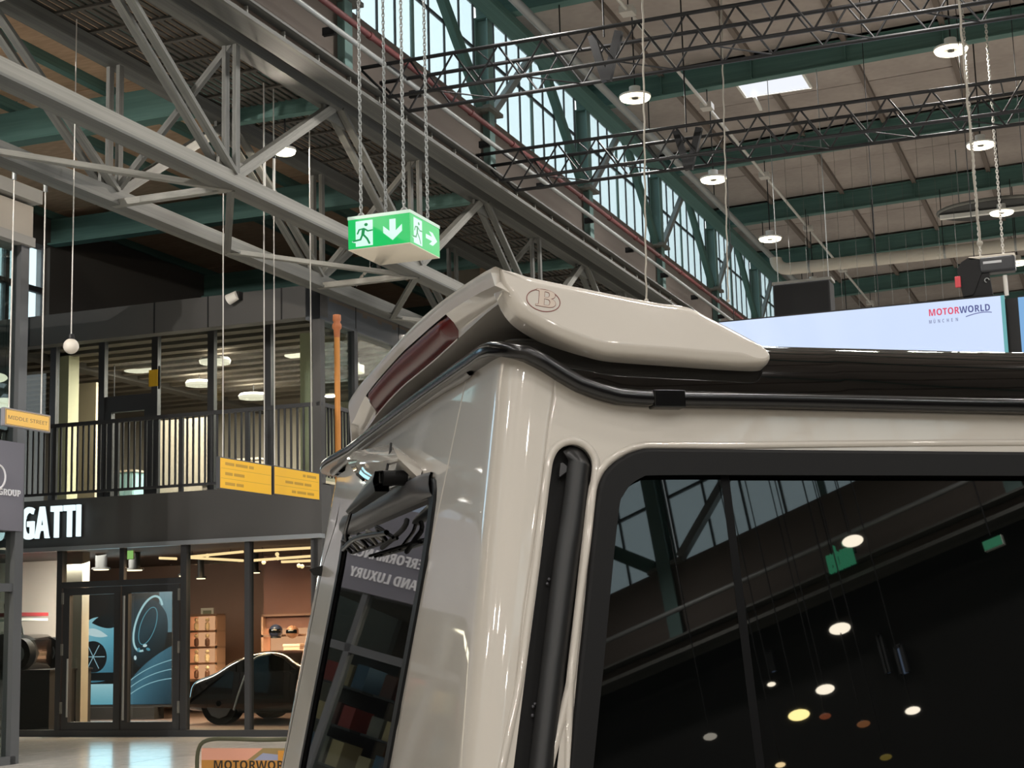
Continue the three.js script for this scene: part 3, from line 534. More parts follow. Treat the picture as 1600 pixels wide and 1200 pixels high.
  { // far end plate
    const s = []; for (let k = 0; k <= 6; k++) { const t = k / 6, y0 = topL(endZ), z = endZ - .05 * Math.sin(t * Math.PI / 2); s.push(bodyRows[NS].map((p) => V(p.x + .015 * t, p.y - .1 * (1 - Math.cos(t * Math.PI / 2)), z))); }
    part(wing, 'far_end', grid(s), paint); const u = []; for (let k = 0; k <= 6; k++) { const t = k / 6, z = endZ - .05 * Math.sin(t * Math.PI / 2); u.push([...lowRows[NS], ...underRows[NS]].map((p) => V(p.x + .015 * t, p.y - .1 * (1 - Math.cos(t * Math.PI / 2)), z))); } part(wing, 'far_end', grid(u), paint); }
  { // near end cheek: closes the wing against the side plate
    const ring = [...bodyRows[0].slice(9), ...lowRows[0], ...underRows[0]], pos = []; for (let i = 1; i < ring.length - 1; i++) for (const p of [ring[0], ring[i], ring[i + 1]]) pos.push(p.x, p.y, p.z);
    const q = new THREE.BufferGeometry(); q.setAttribute('position', new THREE.Float32BufferAttribute(pos, 3)); q.computeVertexNormals(); part(wing, 'end_cheek', q, paint); }
  // emblem: oval ring and letter in thin dark red outline
  const inkRed = M(0x6d2f2a, .5), cE = onPl(849, 469.5), e2 = fl(cE), w2 = .0245, h2 = .0175, tilt = -.16;
  const el = (w, h) => Array.from({ length: 48 }, (_, i) => { const a = i / 48 * 2 * Math.PI, x = Math.cos(a) * w, y = Math.sin(a) * h; return new THREE.Vector2(e2.x + x * Math.cos(tilt) - y * Math.sin(tilt), e2.y + x * Math.sin(tilt) + y * Math.cos(tilt)); });
  const put = (shape, off, d) => { const q = new THREE.ExtrudeGeometry(shape, { depth: d, bevelEnabled: false }); return q.translate(0, 0, off).applyMatrix4(new THREE.Matrix4().makeBasis(V(1, 0, 0), ey, nzS).setPosition(o3)); };
  const ring = new THREE.Shape(el(w2, h2)); ring.holes.push(new THREE.Path(el(w2 - .0011, h2 - .0011)));
  const em = part(sp, 'emblem', put(ring, 0, .0006), inkRed, null, 'thin dark red oval emblem with outlined letter B');
  const letter = (size, k) => { const sgs = serif.generateShapes('B', size); return sgs.map((s) => { const map = (p) => { const x = (p.x - size * .36) * 1.28, y = p.y - size * .36; return new THREE.Vector2(e2.x + x * Math.cos(tilt) - y * Math.sin(tilt), e2.y + x * Math.sin(tilt) + y * Math.cos(tilt)); }; const o = s.extractPoints(10), t = new THREE.Shape(o.shape.map(map)); t.holes = o.holes.map((h) => new THREE.Path(h.map(map))); return t; }); };
  for (const s of letter(.026)) { const pts = s.extractPoints(6); const out = new THREE.Shape(grow(pts.shape, .0006)); out.holes = pts.holes.map((h) => new THREE.Path(grow(h, -.0006))); part(em, 'letter_outline', put(out, 0, .0004), inkRed); part(em, 'letter', put(s, 0, .0007), M(0xb5a79a, .4)); }
}
// --- wiper, its housing and the dark visor over the rear window
{
  // dark visor
  const v0 = onRear(677, 738), v1 = onRear(545, 808), b0 = onRear(679, 775), b1 = onRear(538, 836);
  const rows = []; for (let i = 0; i <= 24; i++) { const t = i / 24, a = v0.clone().lerp(v1, t), b = b0.clone().lerp(b1, t), e = Math.min(1, t * 10 + .35) * Math.min(1, (1 - t) * 12 + .35), o = nR; rows.push([a.clone().addScaledVector(o, -.004), a.clone().addScaledVector(o, .012 * e), a.clone().lerp(b, .2).addScaledVector(o, .022 * e), a.clone().lerp(b, .55).addScaledVector(o, .026 * e), a.clone().lerp(b, .85).addScaledVector(o, .022 * e), b.clone().addScaledVector(o, .012 * e), b.clone().addScaledVector(o, -.004)]); }
  part(rearDoor, 'window_visor', grid(rows), new THREE.MeshStandardMaterial({ color: 0x2b292a, roughness: .45, side: THREE.DoubleSide }), null, 'dark grey visor over the rear window');
  // cream wiper motor housing: a bevelled lump on the door
  const H = (x, y, o) => onRear(x, y, o);
  const pts = [H(660, 735, 0), H(650, 722, .01), H(640, 712, 0), H(612, 700, 0), H(612, 694, .025), H(552, 706, .05), H(542, 717, .055), H(546, 727, .055), H(560, 746, .04), H(575, 756, .03), H(610, 762, .02), H(655, 748, .008), H(600, 700, 0), H(600, 770, 0), H(655, 748, -.01), H(575, 760, -.01), H(560, 720, -.01), H(622, 716, .045), H(590, 722, .055)];
  let hg = new ConvexGeometry(pts); part(rearDoor, 'wiper_housing', toCreasedNormals(hg, .9), paint, null, 'cream bevelled wiper motor housing');
  part(rearDoor, 'housing_slot', new THREE.TubeGeometry(new THREE.CatmullRomCurve3([H(558, 741, .052), H(563, 745, .05), H(568, 750, .045)]), 8, .003, 6), gapBlack);
  const k = part(rearDoor, 'wiper', new RoundedBoxGeometry(.035, .024, .05, 3, .005), trimBlack, H(602, 748, .05), 'black rear wiper');
  const kp = k.position, rel = (p) => p.clone().sub(kp);
  part(k, 'pivot_cap', new THREE.CylinderGeometry(.013, .013, .04, 16).rotateZ(Math.PI / 2), rubber, rel(H(617, 747, .04)));
  part(k, 'hose', new THREE.TubeGeometry(new THREE.CatmullRomCurve3([H(611, 693, .035), H(609, 710, .04), H(604, 736, .05)].map(rel)), 12, .0022, 6), gapBlack);
  // arm: a tapering channel towards the far side, then down to the blade
  const armRows = []; const A0 = rel(H(597, 752, .06)), A1 = rel(H(548, 799, .06)); for (let i = 0; i <= 12; i++) { const t = i / 12, p = A0.clone().lerp(A1, t), w = .017 * (1 - t * .72), q = .012 * (1 - t * .5); armRows.push([V(-q, -w, 0), V(-q - .004, 0, 0), V(-q, w, 0), V(q, w, 0), V(q, -w, 0), V(-q, -w, 0)].map((d) => p.clone().add(d))); }
  part(k, 'wiper_arm', grid(armRows), new THREE.MeshStandardMaterial({ color: 0x0f0f0e, roughness: .4, side: THREE.DoubleSide }));
  part(k, 'arm_rod', new THREE.TubeGeometry(new THREE.CatmullRomCurve3([H(549, 798, .06), H(545, 812, .06), H(540, 834, .055), H(541, 845, .05)].map(rel)), 20, .0035, 6), trimBlack);
  // the blade lies along the window towards the viewer: spine, claws and rubber
  const b0_ = rel(H(536, 858, .035)), b1_ = rel(H(604, 832, .035));
  const blade = part(k, 'wiper_blade', new THREE.TubeGeometry(new THREE.CatmullRomCurve3([b0_, b0_.clone().lerp(b1_, .5).add(V(-.012, .006, 0)), b1_]), 24, .005, 6), rubberSoft);
  for (let i = 0; i < 5; i++) { const t = .05 + i * .2, p = b0_.clone().lerp(b1_, t), q = b0_.clone().lerp(b1_, t + .14); part(blade, 'claw', new THREE.TubeGeometry(new THREE.CatmullRomCurve3([p.clone().add(V(.012, -.008, 0)), p.clone().lerp(q, .5).add(V(-.01, .012, 0)), q.clone().add(V(.012, -.008, 0))]), 10, .0038, 5), i % 2 ? M(0x4c4a44, .4) : rubber); }
  part(blade, 'rubber_edge', new THREE.TubeGeometry(new THREE.CatmullRomCurve3([b0_.clone().add(V(.018, -.008, 0)), b1_.clone().add(V(.018, -.01, 0))]), 8, .003, 5), gapBlack);
  part(rearDoor, 'washer_hose', new THREE.TubeGeometry(new THREE.CatmullRomCurve3([H(636, 812, .01), H(634, 820, .012), H(618, 838, .015), H(597, 856, .02)]), 16, .0045, 6), gapBlack);
}
// --- lower body, bonnet and wheels (below the frame)
{
  const zc = (zFar + 0) / 2, e = yBot - CO, low = [V(SL * e - .02, .5, -TU * e + .02), V(SL * e - .02, yBot, -TU * e + .02)];
  const half = -zFar / 2 - TU * e + .01; const body = new RoundedBoxGeometry(4.35, .6, 2 * half, 4, .05); part(car, 'lower_body', body, paint, V(SL * e + 2.15, .74, zc));
  part(car, 'sill', new RoundedBoxGeometry(2.2, .12, 2 * half + .1, 3, .03), trimBlack, V(1.9, .45, zc));
  for (const x of [.62, 3.47]) for (const s of [-1, 1]) { const w = part(car, 'wheel', new THREE.CylinderGeometry(.42, .42, .28, 40).rotateX(Math.PI / 2), rubber, V(x, .42, zc + s * (half - .1))); part(w, 'rim', new THREE.CylinderGeometry(.29, .29, .3, 24).rotateX(Math.PI / 2), trimBlack); }
  const glassF = grid([[V(f1, CO + .02, -.03), V(f1, CO + .02, zFar + .03)], [V(f1 + .55, yBot, .1), V(f1 + .55, yBot, zFar - .1)]]); part(car, 'windscreen', glassF, tinted);
  part(car, 'bonnet', new RoundedBoxGeometry(1.2, .1, 2 * half - .1, 3, .04), paint, V(3.6, yBot + .04, zc));
}
// ================= THE SHOP ACROSS THE AISLE =================
const ZS = onY(150, 1151, 0).z, FZ = (x, y, d = 0) => onZ(x, y, ZS - d);
const yOf = (x, y, d = 0) => FZ(x, y, d).y;
const Y_TOP = (yOf(500, 443) + yOf(49, 495)) / 2, Y_FLO = (yOf(84, 539) + yOf(493, 492)) / 2, Y_SLAB = (yOf(38, 784) + yOf(336, 765)) / 2, Y_STRIP = (yOf(35, 859) + yOf(504, 831)) / 2;
const XC = FZ(500, 470).x, XLEFT = -22, ZB = ZS - 7;
const REC = 1.1;                                   // the upper glazing stands back behind a balcony
const framM = mat.frame, inGlow = G(0xffe6bf, 3);
const shop = thing('shop_building', 'dark two storey glass shop building with balcony beside the aisle', 'building', V(-14, 0, ZS));
{
  const b = shop, m = mat.facade;
  box(b, 'upper_fascia', m, V(XLEFT, Y_FLO, ZS - .25), V(XC, Y_TOP, ZS));
  for (const x of [46, 241, 325, 440]) box(b, 'fascia_joint', mat.black, V(FZ(x, 500).x - .012, Y_FLO, ZS), V(FZ(x, 500).x + .012, Y_TOP, ZS + .004));
  box(b, 'roof', m, V(XLEFT, Y_TOP - .1, -42), V(XC, Y_TOP, ZS - .25));
  box(b, 'lower_fascia', m, V(XLEFT, Y_STRIP, ZS - .3), V(XC, Y_SLAB, ZS));
  box(b, 'edge_strip', mat.facadeEdge, V(XLEFT, Y_STRIP - .07, ZS - .1), V(XC, Y_STRIP - .005, ZS + .06));
  box(b, 'floor_slab', mat.facade, V(XLEFT, Y_SLAB - .35, -42), V(XC, Y_SLAB - .02, ZS - .3));
  box(b, 'shop_ceiling', M(0x5a4a40, .8), V(XLEFT, Y_STRIP - .02, ZB - 1), V(XC, Y_STRIP + .03, ZS - .12));
  box(b, 'upper_ceiling', M(0x6a6157, .85), V(XLEFT, Y_FLO + .28, -42), V(XC, Y_FLO + .33, ZS - .3));
  for (let i = 0; i < 14; i++) box(b, 'ceiling_batten', M(0x5f574e, .85), V(XLEFT, Y_FLO + .22, ZS - 1.6 - i * .55), V(XC, Y_FLO + .28, ZS - 1.45 - i * .55));
  box(b, 'sill', framM, V(XLEFT, 0, ZS - .12), V(XC, .1, ZS + .02));
  // ground floor posts, transom
  for (const [x, w] of [[91, .1], [286, .1], [386, .09], [493, .1]]) { const X = FZ(x, 1000).x; box(b, 'mullion', framM, V(X - w / 2, .1, ZS - .12), V(X + w / 2, Y_STRIP - .07, ZS)); }
  const yt = yOf(190, 911), xa = FZ(93, 1000).x, xm = FZ(188, 1000).x, xb = FZ(284, 1000).x;
  box(b, 'transom', framM, V(xa, yt - .04, ZS - .11), V(xb, yt + .05, ZS - .005)); box(b, 'mullion', framM, V(xm - .04, yt, ZS - .1), V(xm + .04, Y_STRIP - .07, ZS - .01));
  const xs = [XLEFT, FZ(91, 1000).x, xm, FZ(286, 1000).x, FZ(386, 1000).x, FZ(493, 1000).x, XC];
  box(b, 'solid_wall', mat.wallDark, V(XLEFT, .1, ZS - .11), V(-17.62, Y_STRIP - .07, ZS - .01)); xs[0] = -17.6;
  for (let i = 0; i < 6; i++) { const y0 = i === 1 || i === 2 ? yt + .05 : .1; box(b, 'pane', mat.glass, V(xs[i] + .05, y0, ZS - .06), V(xs[i + 1] - .05, Y_STRIP - .07, ZS - .052)); }
  for (const [a, c, s] of [[xa + .05, xm - .01, 1], [xm + .01, xb - .05, -1]]) { // two door leaves
    const leaf = new THREE.Group(); leaf.name = 'door'; b.add(leaf); const st = (n, mm, p, q) => box(leaf, n, mm, p, q);
    st('door_glass', mat.glass, V(a + .1, .2, ZS - .06), V(c - .1, yt - .14, ZS - .052));
    st('door_stile', framM, V(a, .1, ZS - .1), V(a + .12, yt - .045, ZS - .01)); st('door_stile', framM, V(c - .12, .1, ZS - .1), V(c, yt - .045, ZS - .01));
    st('door_rail', framM, V(a + .12, yt - .16, ZS - .1), V(c - .12, yt - .045, ZS - .01)); st('door_rail', framM, V(a + .12, .1, ZS - .1), V(c - .12, .22, ZS - .01));
    for (const y of [.35, 1.25, 2.05]) st('hinge', mat.steelLight, V((s > 0 ? a - .015 : c - .015), y, ZS - .01), V((s > 0 ? a + .015 : c + .015), y + .18, ZS + .02));
  }
  rod(b, 'pull_handle', mat.galv, V(xm + .1, .25, ZS + .06), V(xm + .1, yt - .2, ZS + .06), .02); rod(b, 'pull_handle', mat.galv, V(xa + .2, .3, ZS + .06), V(xa + .2, 1.2, ZS + .06), .016);
  // inner walls
  uvBox(b, 'back_wall', M(0x8a6c5c, .85), V(XLEFT, 0, ZB - .1), V(XC, Y_STRIP, ZB)); uvBox(b, 'inner_floor', M(0x4a3c36, .4), V(XLEFT, 0, ZB), V(XC, .06, ZS - .13));
  uvBox(b, 'white_wall', M(0xd9cfc6, .8), V(XLEFT, .06, ZS - 3.4), V(FZ(100, 1000, 3.3).x, Y_STRIP - .02, ZS - 3.3));
  uvBox(b, 'wall_panel', M(0x8f8a7c, .8), V(FZ(99, 1000, 1.2).x, .06, ZS - 1.4), V(FZ(127, 1000, 1.2).x, Y_STRIP - .02, ZS - 1.2));
  uvBox(b, 'wall_panel', M(0x7f5b50, .8), V(FZ(412, 900, 5).x, 1.6, ZS - 5.05), V(FZ(500, 900, 5).x, Y_STRIP - .02, ZS - 5));
  // upper storey
  const U = ZS - REC, yh = Y_FLO + .02;
  for (const x of [82, 158, 241, 329, 418, 497]) { const X = FZ(x, 620, REC).x; box(b, 'upper_mullion', framM, V(X - .06, Y_SLAB, U - .1), V(X + .06, Y_FLO + .3, U)); }
  const ux = [XLEFT, ...[82, 158, 241, 329, 418, 497].map((x) => FZ(x, 620, REC).x), XC];
  box(b, 'solid_wall', mat.wallDark, V(XLEFT, Y_SLAB, U - .1), V(-17.62, Y_FLO + .3, U)); ux[0] = -17.6;
  for (let i = 0; i < 7; i++) box(b, 'upper_pane', mat.glass, V(ux[i] + .06, i === 2 ? yOf(200, 620, REC) : Y_SLAB + .05, U - .055), V(ux[i + 1] - .06, Y_FLO + .3, U - .047));
  box(b, 'door_head', framM, V(ux[2] + .05, yOf(200, 642, REC), U - .12), V(ux[3] - .05, yOf(200, 617, REC), U - .02));
  box(b, 'balcony_door', mat.glass, V(ux[2] + .2, Y_SLAB + .05, U - .06), V(ux[3] - .2, yOf(200, 642, REC), U - .052));
  for (const X of [ux[2] + .12, ux[3] - .12]) box(b, 'door_stile', framM, V(X - .08, Y_SLAB, U - .11), V(X + .08, yOf(200, 642, REC), U - .01));
  uvBox(b, 'upper_back_wall', M(0xbfb5a4, .85), V(XLEFT, Y_SLAB, ZS - 10.1), V(XC, Y_FLO + .3, ZS - 10)); box(b, 'upper_floor', M(0x4e4a46, .6), V(XLEFT, Y_SLAB - .02, ZS - 10), V(XC, Y_SLAB, ZS - .05));
  for (const [x0, x1, d] of [[84, 107, 2], [469, 490, 2.4]]) box(b, 'inner_column', M(0xc9c7a4, .7), V(FZ(x0, 600, d).x, Y_SLAB, ZS - d - .3), V(FZ(x1, 600, d).x, Y_FLO + .28, ZS - d));
  box(b, 'partition', M(0xb9ab94, .8), V(FZ(100, 620, 3.5).x, Y_SLAB, ZS - 3.6), V(FZ(150, 620, 3.5).x, yOf(120, 600, 3.5), ZS - 3.5));
  box(b, 'partition', M(0xa99f90, .8), V(FZ(245, 650, 5).x, Y_SLAB, ZS - 5.1), V(FZ(330, 650, 5).x, yOf(280, 655, 5), ZS - 5));
  // side towards the hall, running away from the viewer
  box(b, 'side_fascia', M(0x4d5258, .6), V(XC - .25, Y_FLO - .05, -42), V(XC, Y_TOP, ZS));
  for (let z = ZS - 1.2; z > -41; z -= 1.6) { box(b, 'fascia_joint', mat.black, V(XC, Y_FLO, z - .012), V(XC + .004, Y_TOP, z + .012)); box(b, 'side_mullion', framM, V(XC - .12, Y_SLAB, z - .06), V(XC, Y_FLO, z + .06)); box(b, 'side_pane', mat.glass, V(XC - .06, Y_SLAB + .05, z + .06), V(XC - .05, Y_FLO - .05, Math.min(z + 1.54, ZS - .1))); }
  box(b, 'side_wall', mat.facade, V(XC - .2, 0, -42), V(XC, Y_SLAB, ZS - .02)); box(b, 'corner_post', mat.facade, V(XC - .14, 0, ZS - .14), V(XC, Y_TOP, ZS));
  box(b, 'rear_wall', mat.wallDark, V(XLEFT, 0, -42.2), V(XC, Y_TOP, -42)); box(b, 'party_wall', mat.wallDark, V(XLEFT - .2, 0, -42), V(XLEFT, Y_TOP, ZS));
}
{ // railing of the balcony, every bar a part
  const g = thing('balcony_railing', 'dark metal balcony railing with thin upright bars over the shop sign', 'railing', V(-14, Y_SLAB, ZS)), yr = (yOf(90, 669) + yOf(320, 641)) / 2;
  bar(g, 'handrail', framM, V(-17.6, yr, ZS - .04), V(XC, yr, ZS - .04), .06, .06); bar(g, 'bottom_rail', framM, V(-17.6, Y_SLAB + .1, ZS - .04), V(XC, Y_SLAB + .1, ZS - .04), .05, .04);
  let n = 0; for (let x = XC - .1; x > -17.5; x -= .108) { if (n++ % 11 === 0) bar(g, 'post', framM, V(x, Y_SLAB, ZS - .04), V(x, yr, ZS - .04), .07, .05, V(0, 0, 1)); else bar(g, 'baluster', framM, V(x, Y_SLAB + .1, ZS - .04), V(x, yr, ZS - .04), .03, .02, V(0, 0, 1)); }
  // return along the side
  bar(g, 'handrail', framM, V(XC - .05, yr, ZS), V(XC - .05, yr, ZS - REC), .06, .06); for (let z = ZS - .12; z > ZS - REC; z -= .108) bar(g, 'baluster', framM, V(XC - .05, Y_SLAB + .1, z), V(XC - .05, yr, z), .03, .02, V(0, 0, 1));
}
{ // lit shop letters
  const xr = FZ(131, 820).x, yb = yOf(120, 839), h = yOf(120, 803) - yb, word = 'BUGATTI', size = h / .72, letters = [];
  let x = 0; for (const ch of word) { const g = new TextGeometry(ch, { font, size, depth: .06, curveSegments: 5, bevelEnabled: false }); g.computeBoundingBox(); const w = g.boundingBox.max.x; letters.push([g, x, ch]); x += (w + size * .13); }
  { letters[5][0].computeBoundingBox(); const cap = letters[5][0].boundingBox.max.y, q = new THREE.BoxGeometry(size * .2, cap, .06).translate(size * .12, cap / 2, .03); letters[6][0] = q; x = letters[6][1] + size * .24; }
  const k = (xr - FZ(38, 820).x) / (x - letters[2][1]), W = x * k, s = thing('shop_sign', 'white glowing shop letters on the dark fascia under the balcony', 'sign', V(xr - W, yb, ZS + .03));
  for (const [g, lx, ch] of letters) { const o = part(s, 'letter', g, G(0xe4fbff, 1.1), V(lx * k, 0, .03)); o.scale.set(k, 1, 1); part(o, 'letter_back', g, mat.frame, V(0, 0, -.05)); }
  areaLight(s, 0xe4fbff, 3, W, h, V(W / 2, h / 2, .12), V(xr - W / 2, yb, ZS + 5));
}
// ---- inside the shop
{
  const d = 3.4, p0 = FZ(128, 925, d), p1 = FZ(268, 1100, d), art = canvasTex(1024, 1180, (c, w, h) => {
    const grad = (x0, y0, x1, y1, ...st) => { const q = c.createLinearGradient(x0 * w, y0 * h, x1 * w, y1 * h); st.forEach(([t, k]) => q.addColorStop(t, k)); return q; };
    const shape = (f, p) => { c.fillStyle = f; c.beginPath(); c.moveTo(p[0] * w, p[1] * h); for (let i = 2; i < p.length; i += 6) c.bezierCurveTo(p[i] * w, p[i + 1] * h, p[i + 2] * w, p[i + 3] * h, p[i + 4] * w, p[i + 5] * h); c.closePath(); c.fill(); };
    c.fillStyle = '#0b0a0c'; c.fillRect(0, 0, w, h); c.fillStyle = '#1d1512'; c.fillRect(0, 0, w * .3, h * .3); c.fillStyle = '#6f93a0'; c.fillRect(w * .86, 0, w * .14, h * .38);
    shape(grad(0, .2, .4, .9, [0, '#b7e6f0'], [.45, '#6fb6cc'], [1, '#2a5a70']), [0, .34, .06, .22, .22, .2, .34, .27, .44, .33, .5, .5, .46, .66, .4, .8, .2, .82, 0, .8]);
    shape('#0c1216', [.12, .28, .2, .2, .34, .18, .44, .26, .4, .34, .3, .36, .12, .28]);
    shape('#e2f6fa', [.02, .36, .1, .3, .2, .33, .3, .4, .22, .42, .1, .4, .02, .36]);
    c.fillStyle = '#11161a'; c.beginPath(); c.ellipse(w * .14, h * .58, w * .15, h * .14, -.35, 0, 7); c.fill(); c.strokeStyle = '#a8cfdb'; for (let i = 0; i < 6; i++) { c.lineWidth = 9; c.beginPath(); c.moveTo(w * .14, h * .58); c.lineTo(w * (.14 + .13 * Math.cos(i * 1.05)), h * (.58 + .12 * Math.sin(i * 1.05))); c.stroke(); }
    c.fillStyle = '#0a0e11'; c.fillRect(0, h * .72, w * .42, h * .07); c.fillStyle = grad(0, .8, 0, 1, [0, '#bfeaf3'], [1, '#74b7c9']); c.fillRect(0, h * .82, w * .4, h * .18);
    shape(grad(.5, .1, .9, .6, [0, '#17262e'], [.5, '#27434f'], [1, '#0e171c']), [.46, .2, .6, .02, .84, .04, .94, .22, 1, .4, .9, .62, .7, .7, .56, .66, .44, .42, .46, .2]);
    c.strokeStyle = '#c8eff5'; c.lineWidth = 22; c.beginPath(); c.ellipse(w * .74, h * .3, w * .13, h * .25, .35, 1.2, 5.4); c.stroke(); c.lineWidth = 8; c.strokeStyle = '#6fb3c4'; c.beginPath(); c.ellipse(w * .74, h * .32, w * .08, h * .17, .35, 0, 7); c.stroke();
    for (let i = 0; i < 9; i++) { c.fillStyle = ['#e8fbff', '#5a9fb5', '#1c333d'][i % 3]; c.beginPath(); c.ellipse(w * (.5 + .035 * i), h * (.6 - .018 * i + (i % 2) * .05), 24, 15, .5 * i, 0, 7); c.fill(); }
    shape(grad(.4, .6, 1, .95, [0, '#1a2b35'], [.5, '#4d7e93'], [1, '#223d4a']), [.42, 1, .5, .8, .7, .62, 1, .5, 1, .7, 1, .9, 1, 1, .8, 1, .6, 1, .42, 1]);
    c.strokeStyle = '#9fcbd8'; c.lineWidth = 10; for (let i = 0; i < 3; i++) { c.beginPath(); c.moveTo(w * .5, h * (.95 - i * .06)); c.quadraticCurveTo(w * .7, h * (.8 - i * .06), w, h * (.78 - i * .08)); c.stroke(); }
  });
  const s = thing('video_wall', 'large lit video wall showing a pale blue sports car inside the shop', 'screen', V((p0.x + p1.x) / 2, p1.y, ZS - d));
  const w = p1.x - p0.x, h = p0.y - p1.y; part(s, 'screen_picture', new THREE.PlaneGeometry(w, h), new THREE.MeshStandardMaterial({ color: 0x050505, roughness: .3, emissive: 0xffffff, emissiveMap: art, emissiveIntensity: .33 }), V(0, h / 2, .005));
  part(s, 'cabinet', new THREE.BoxGeometry(w + .1, h + .1, .12), mat.blackMatte, V(0, h / 2, -.06)); part(s, 'stand', new THREE.BoxGeometry(w * .7, p1.y - .06, .3), mat.blackMatte, V(0, -(p1.y - .06) / 2 - .05, -.05));
  areaLight(s, 0xa8d8e8, 1.2, w, h, V(0, h / 2, .02), V((p0.x + p1.x) / 2, p1.y + h / 2, ZS + 4));
}
function lowCar(name, label, x0, Z, L, H, m, dir, y0 = .06) { // low sports car seen from the side, with body, windows, wheels and lamps
  const g = thing(name, label, 'car', V(x0 + L / 2, y0, Z)), W = 1.85, S = (pts) => new THREE.Shape(new THREE.SplineCurve(pts.map(([x, y]) => new THREE.Vector2((x - .5) * L * dir, y * H))).getPoints(60));
  const body = new THREE.ExtrudeGeometry(S([[0, .2], [0, .45], [.06, .62], [.2, .72], [.33, .8], [.45, .98], [.58, 1], [.72, .9], [.85, .72], [.97, .6], [1, .4], [1, .2], [.5, .15], [0, .2]]), { depth: W - .3, bevelEnabled: true, bevelThickness: .15, bevelSize: .1, bevelSegments: 4, bevelOffset: -.1 }); body.translate(0, 0, -W / 2 + .15);
  part(g, 'body', toCreasedNormals(body, .6), m);
  const win = new THREE.ExtrudeGeometry(S([[.36, .74], [.46, .94], [.58, .95], [.7, .84], [.74, .74], [.55, .72], [.36, .74]]), { depth: .01, bevelEnabled: false }); part(g, 'side_window', win, tinted, V(0, 0, W / 2 - .008));
  part(g, 'trim_line', new THREE.TubeGeometry(new THREE.CatmullRomCurve3([[.72, .2], [.68, .5], [.6, .9], [.5, .97]].map(([x, y]) => V((x - .5) * L * dir, y * H, W / 2 + .0))), 30, .018, 6), mat.galv);
  for (const x of [-.31, .31]) for (const s of [-1, 1]) { const w = part(g, 'wheel', new THREE.CylinderGeometry(.34, .34, .26, 28).rotateX(Math.PI / 2), rubber, V(x * L, .34, s * (W / 2 - .14))); part(w, 'rim', new THREE.CylinderGeometry(.24, .24, .27, 10).rotateX(Math.PI / 2), mat.frame2); part(w, 'hub', new THREE.CylinderGeometry(.05, .05, .28, 10).rotateX(Math.PI / 2), mat.galv); }
  return g;
}
const glossDark = new THREE.MeshPhysicalMaterial({ color: 0x14100f, roughness: .2, clearcoat: 1, clearcoatRoughness: .03 });
lowCar('sports_car', 'glossy black low sports car parked inside the shop before lit shelves', FZ(283, 1100, 1.6).x, ZS - 2.7, 2.25 + Math.abs(XC - .3 - FZ(283, 1100, 1.6).x - 2.25), 1.16, glossDark, -1);
{ // show car at the white wall, on its dark plinth
  const q = thing('display_plinth', 'black plinth before the white wall inside the shop', 'plinth', FZ(54, 1142, .6).setY(.06)); const a = FZ(20, 1050, .6), b = FZ(82, 1142, .6);
  box(q, 'block', mat.blackMatte, V(a.x - 1, .06, ZS - 1.6), V(b.x, a.y, ZS - .5)); box(q, 'top_plate', mat.black, V(a.x - 1, a.y, ZS - 1.62), V(b.x + .02, a.y + .03, ZS - .48));
  const g = thing('race_car_model', 'black race car model with red and white rear wing standing on plinth', 'model car', V(a.x, a.y + .03, ZS - 1.05)), z = ZS - 1.05, Q = (x, y) => FZ(x, y, 1.05);
  const bp = []; for (const s of [-.42, .42]) for (const [x, y] of [[-10, 1048], [60, 1048], [65, 1020], [62, 1000], [50, 992], [30, 990], [-10, 1005]]) bp.push(Q(x, y).add(V(0, 0, s)).sub(g.position)); part(g, 'body', toCreasedNormals(new ConvexGeometry(bp), .5), glossDark);
  const wing = box(g, 'rear_wing', M(0x9c2b30, .4), Q(-20, 965).add(V(0, 0, -.4)), Q(52, 957).add(V(0, 0, .4))); box(g, 'wing_edge', mat.white, Q(-20, 972).add(V(0, 0, -.4)), Q(51, 966).add(V(0, 0, .42)));
  const ep = new THREE.ExtrudeGeometry(new THREE.Shape([[32, 944], [47, 929], [48, 955], [46, 990], [36, 992]].map(([x, y]) => { const p = Q(x, y).sub(g.position); return new THREE.Vector2(p.x, p.y); })), { depth: .03, bevelEnabled: false }); part(g, 'end_plate', ep, mat.black, V(0, 0, .4));
  rod(g, 'wing_strut', mat.galv, Q(30, 968), Q(38, 998), .02); const c = Q(58, 1022).sub(g.position); for (const s of [-.4, .4]) { const w = part(g, 'wheel', new THREE.CylinderGeometry(.26, .26, .16, 24).rotateX(Math.PI / 2), rubber, V(c.x - .03, .26, s)); part(w, 'rim', new THREE.CylinderGeometry(.15, .15, .17, 12).rotateX(Math.PI / 2), mat.frame2); }
}
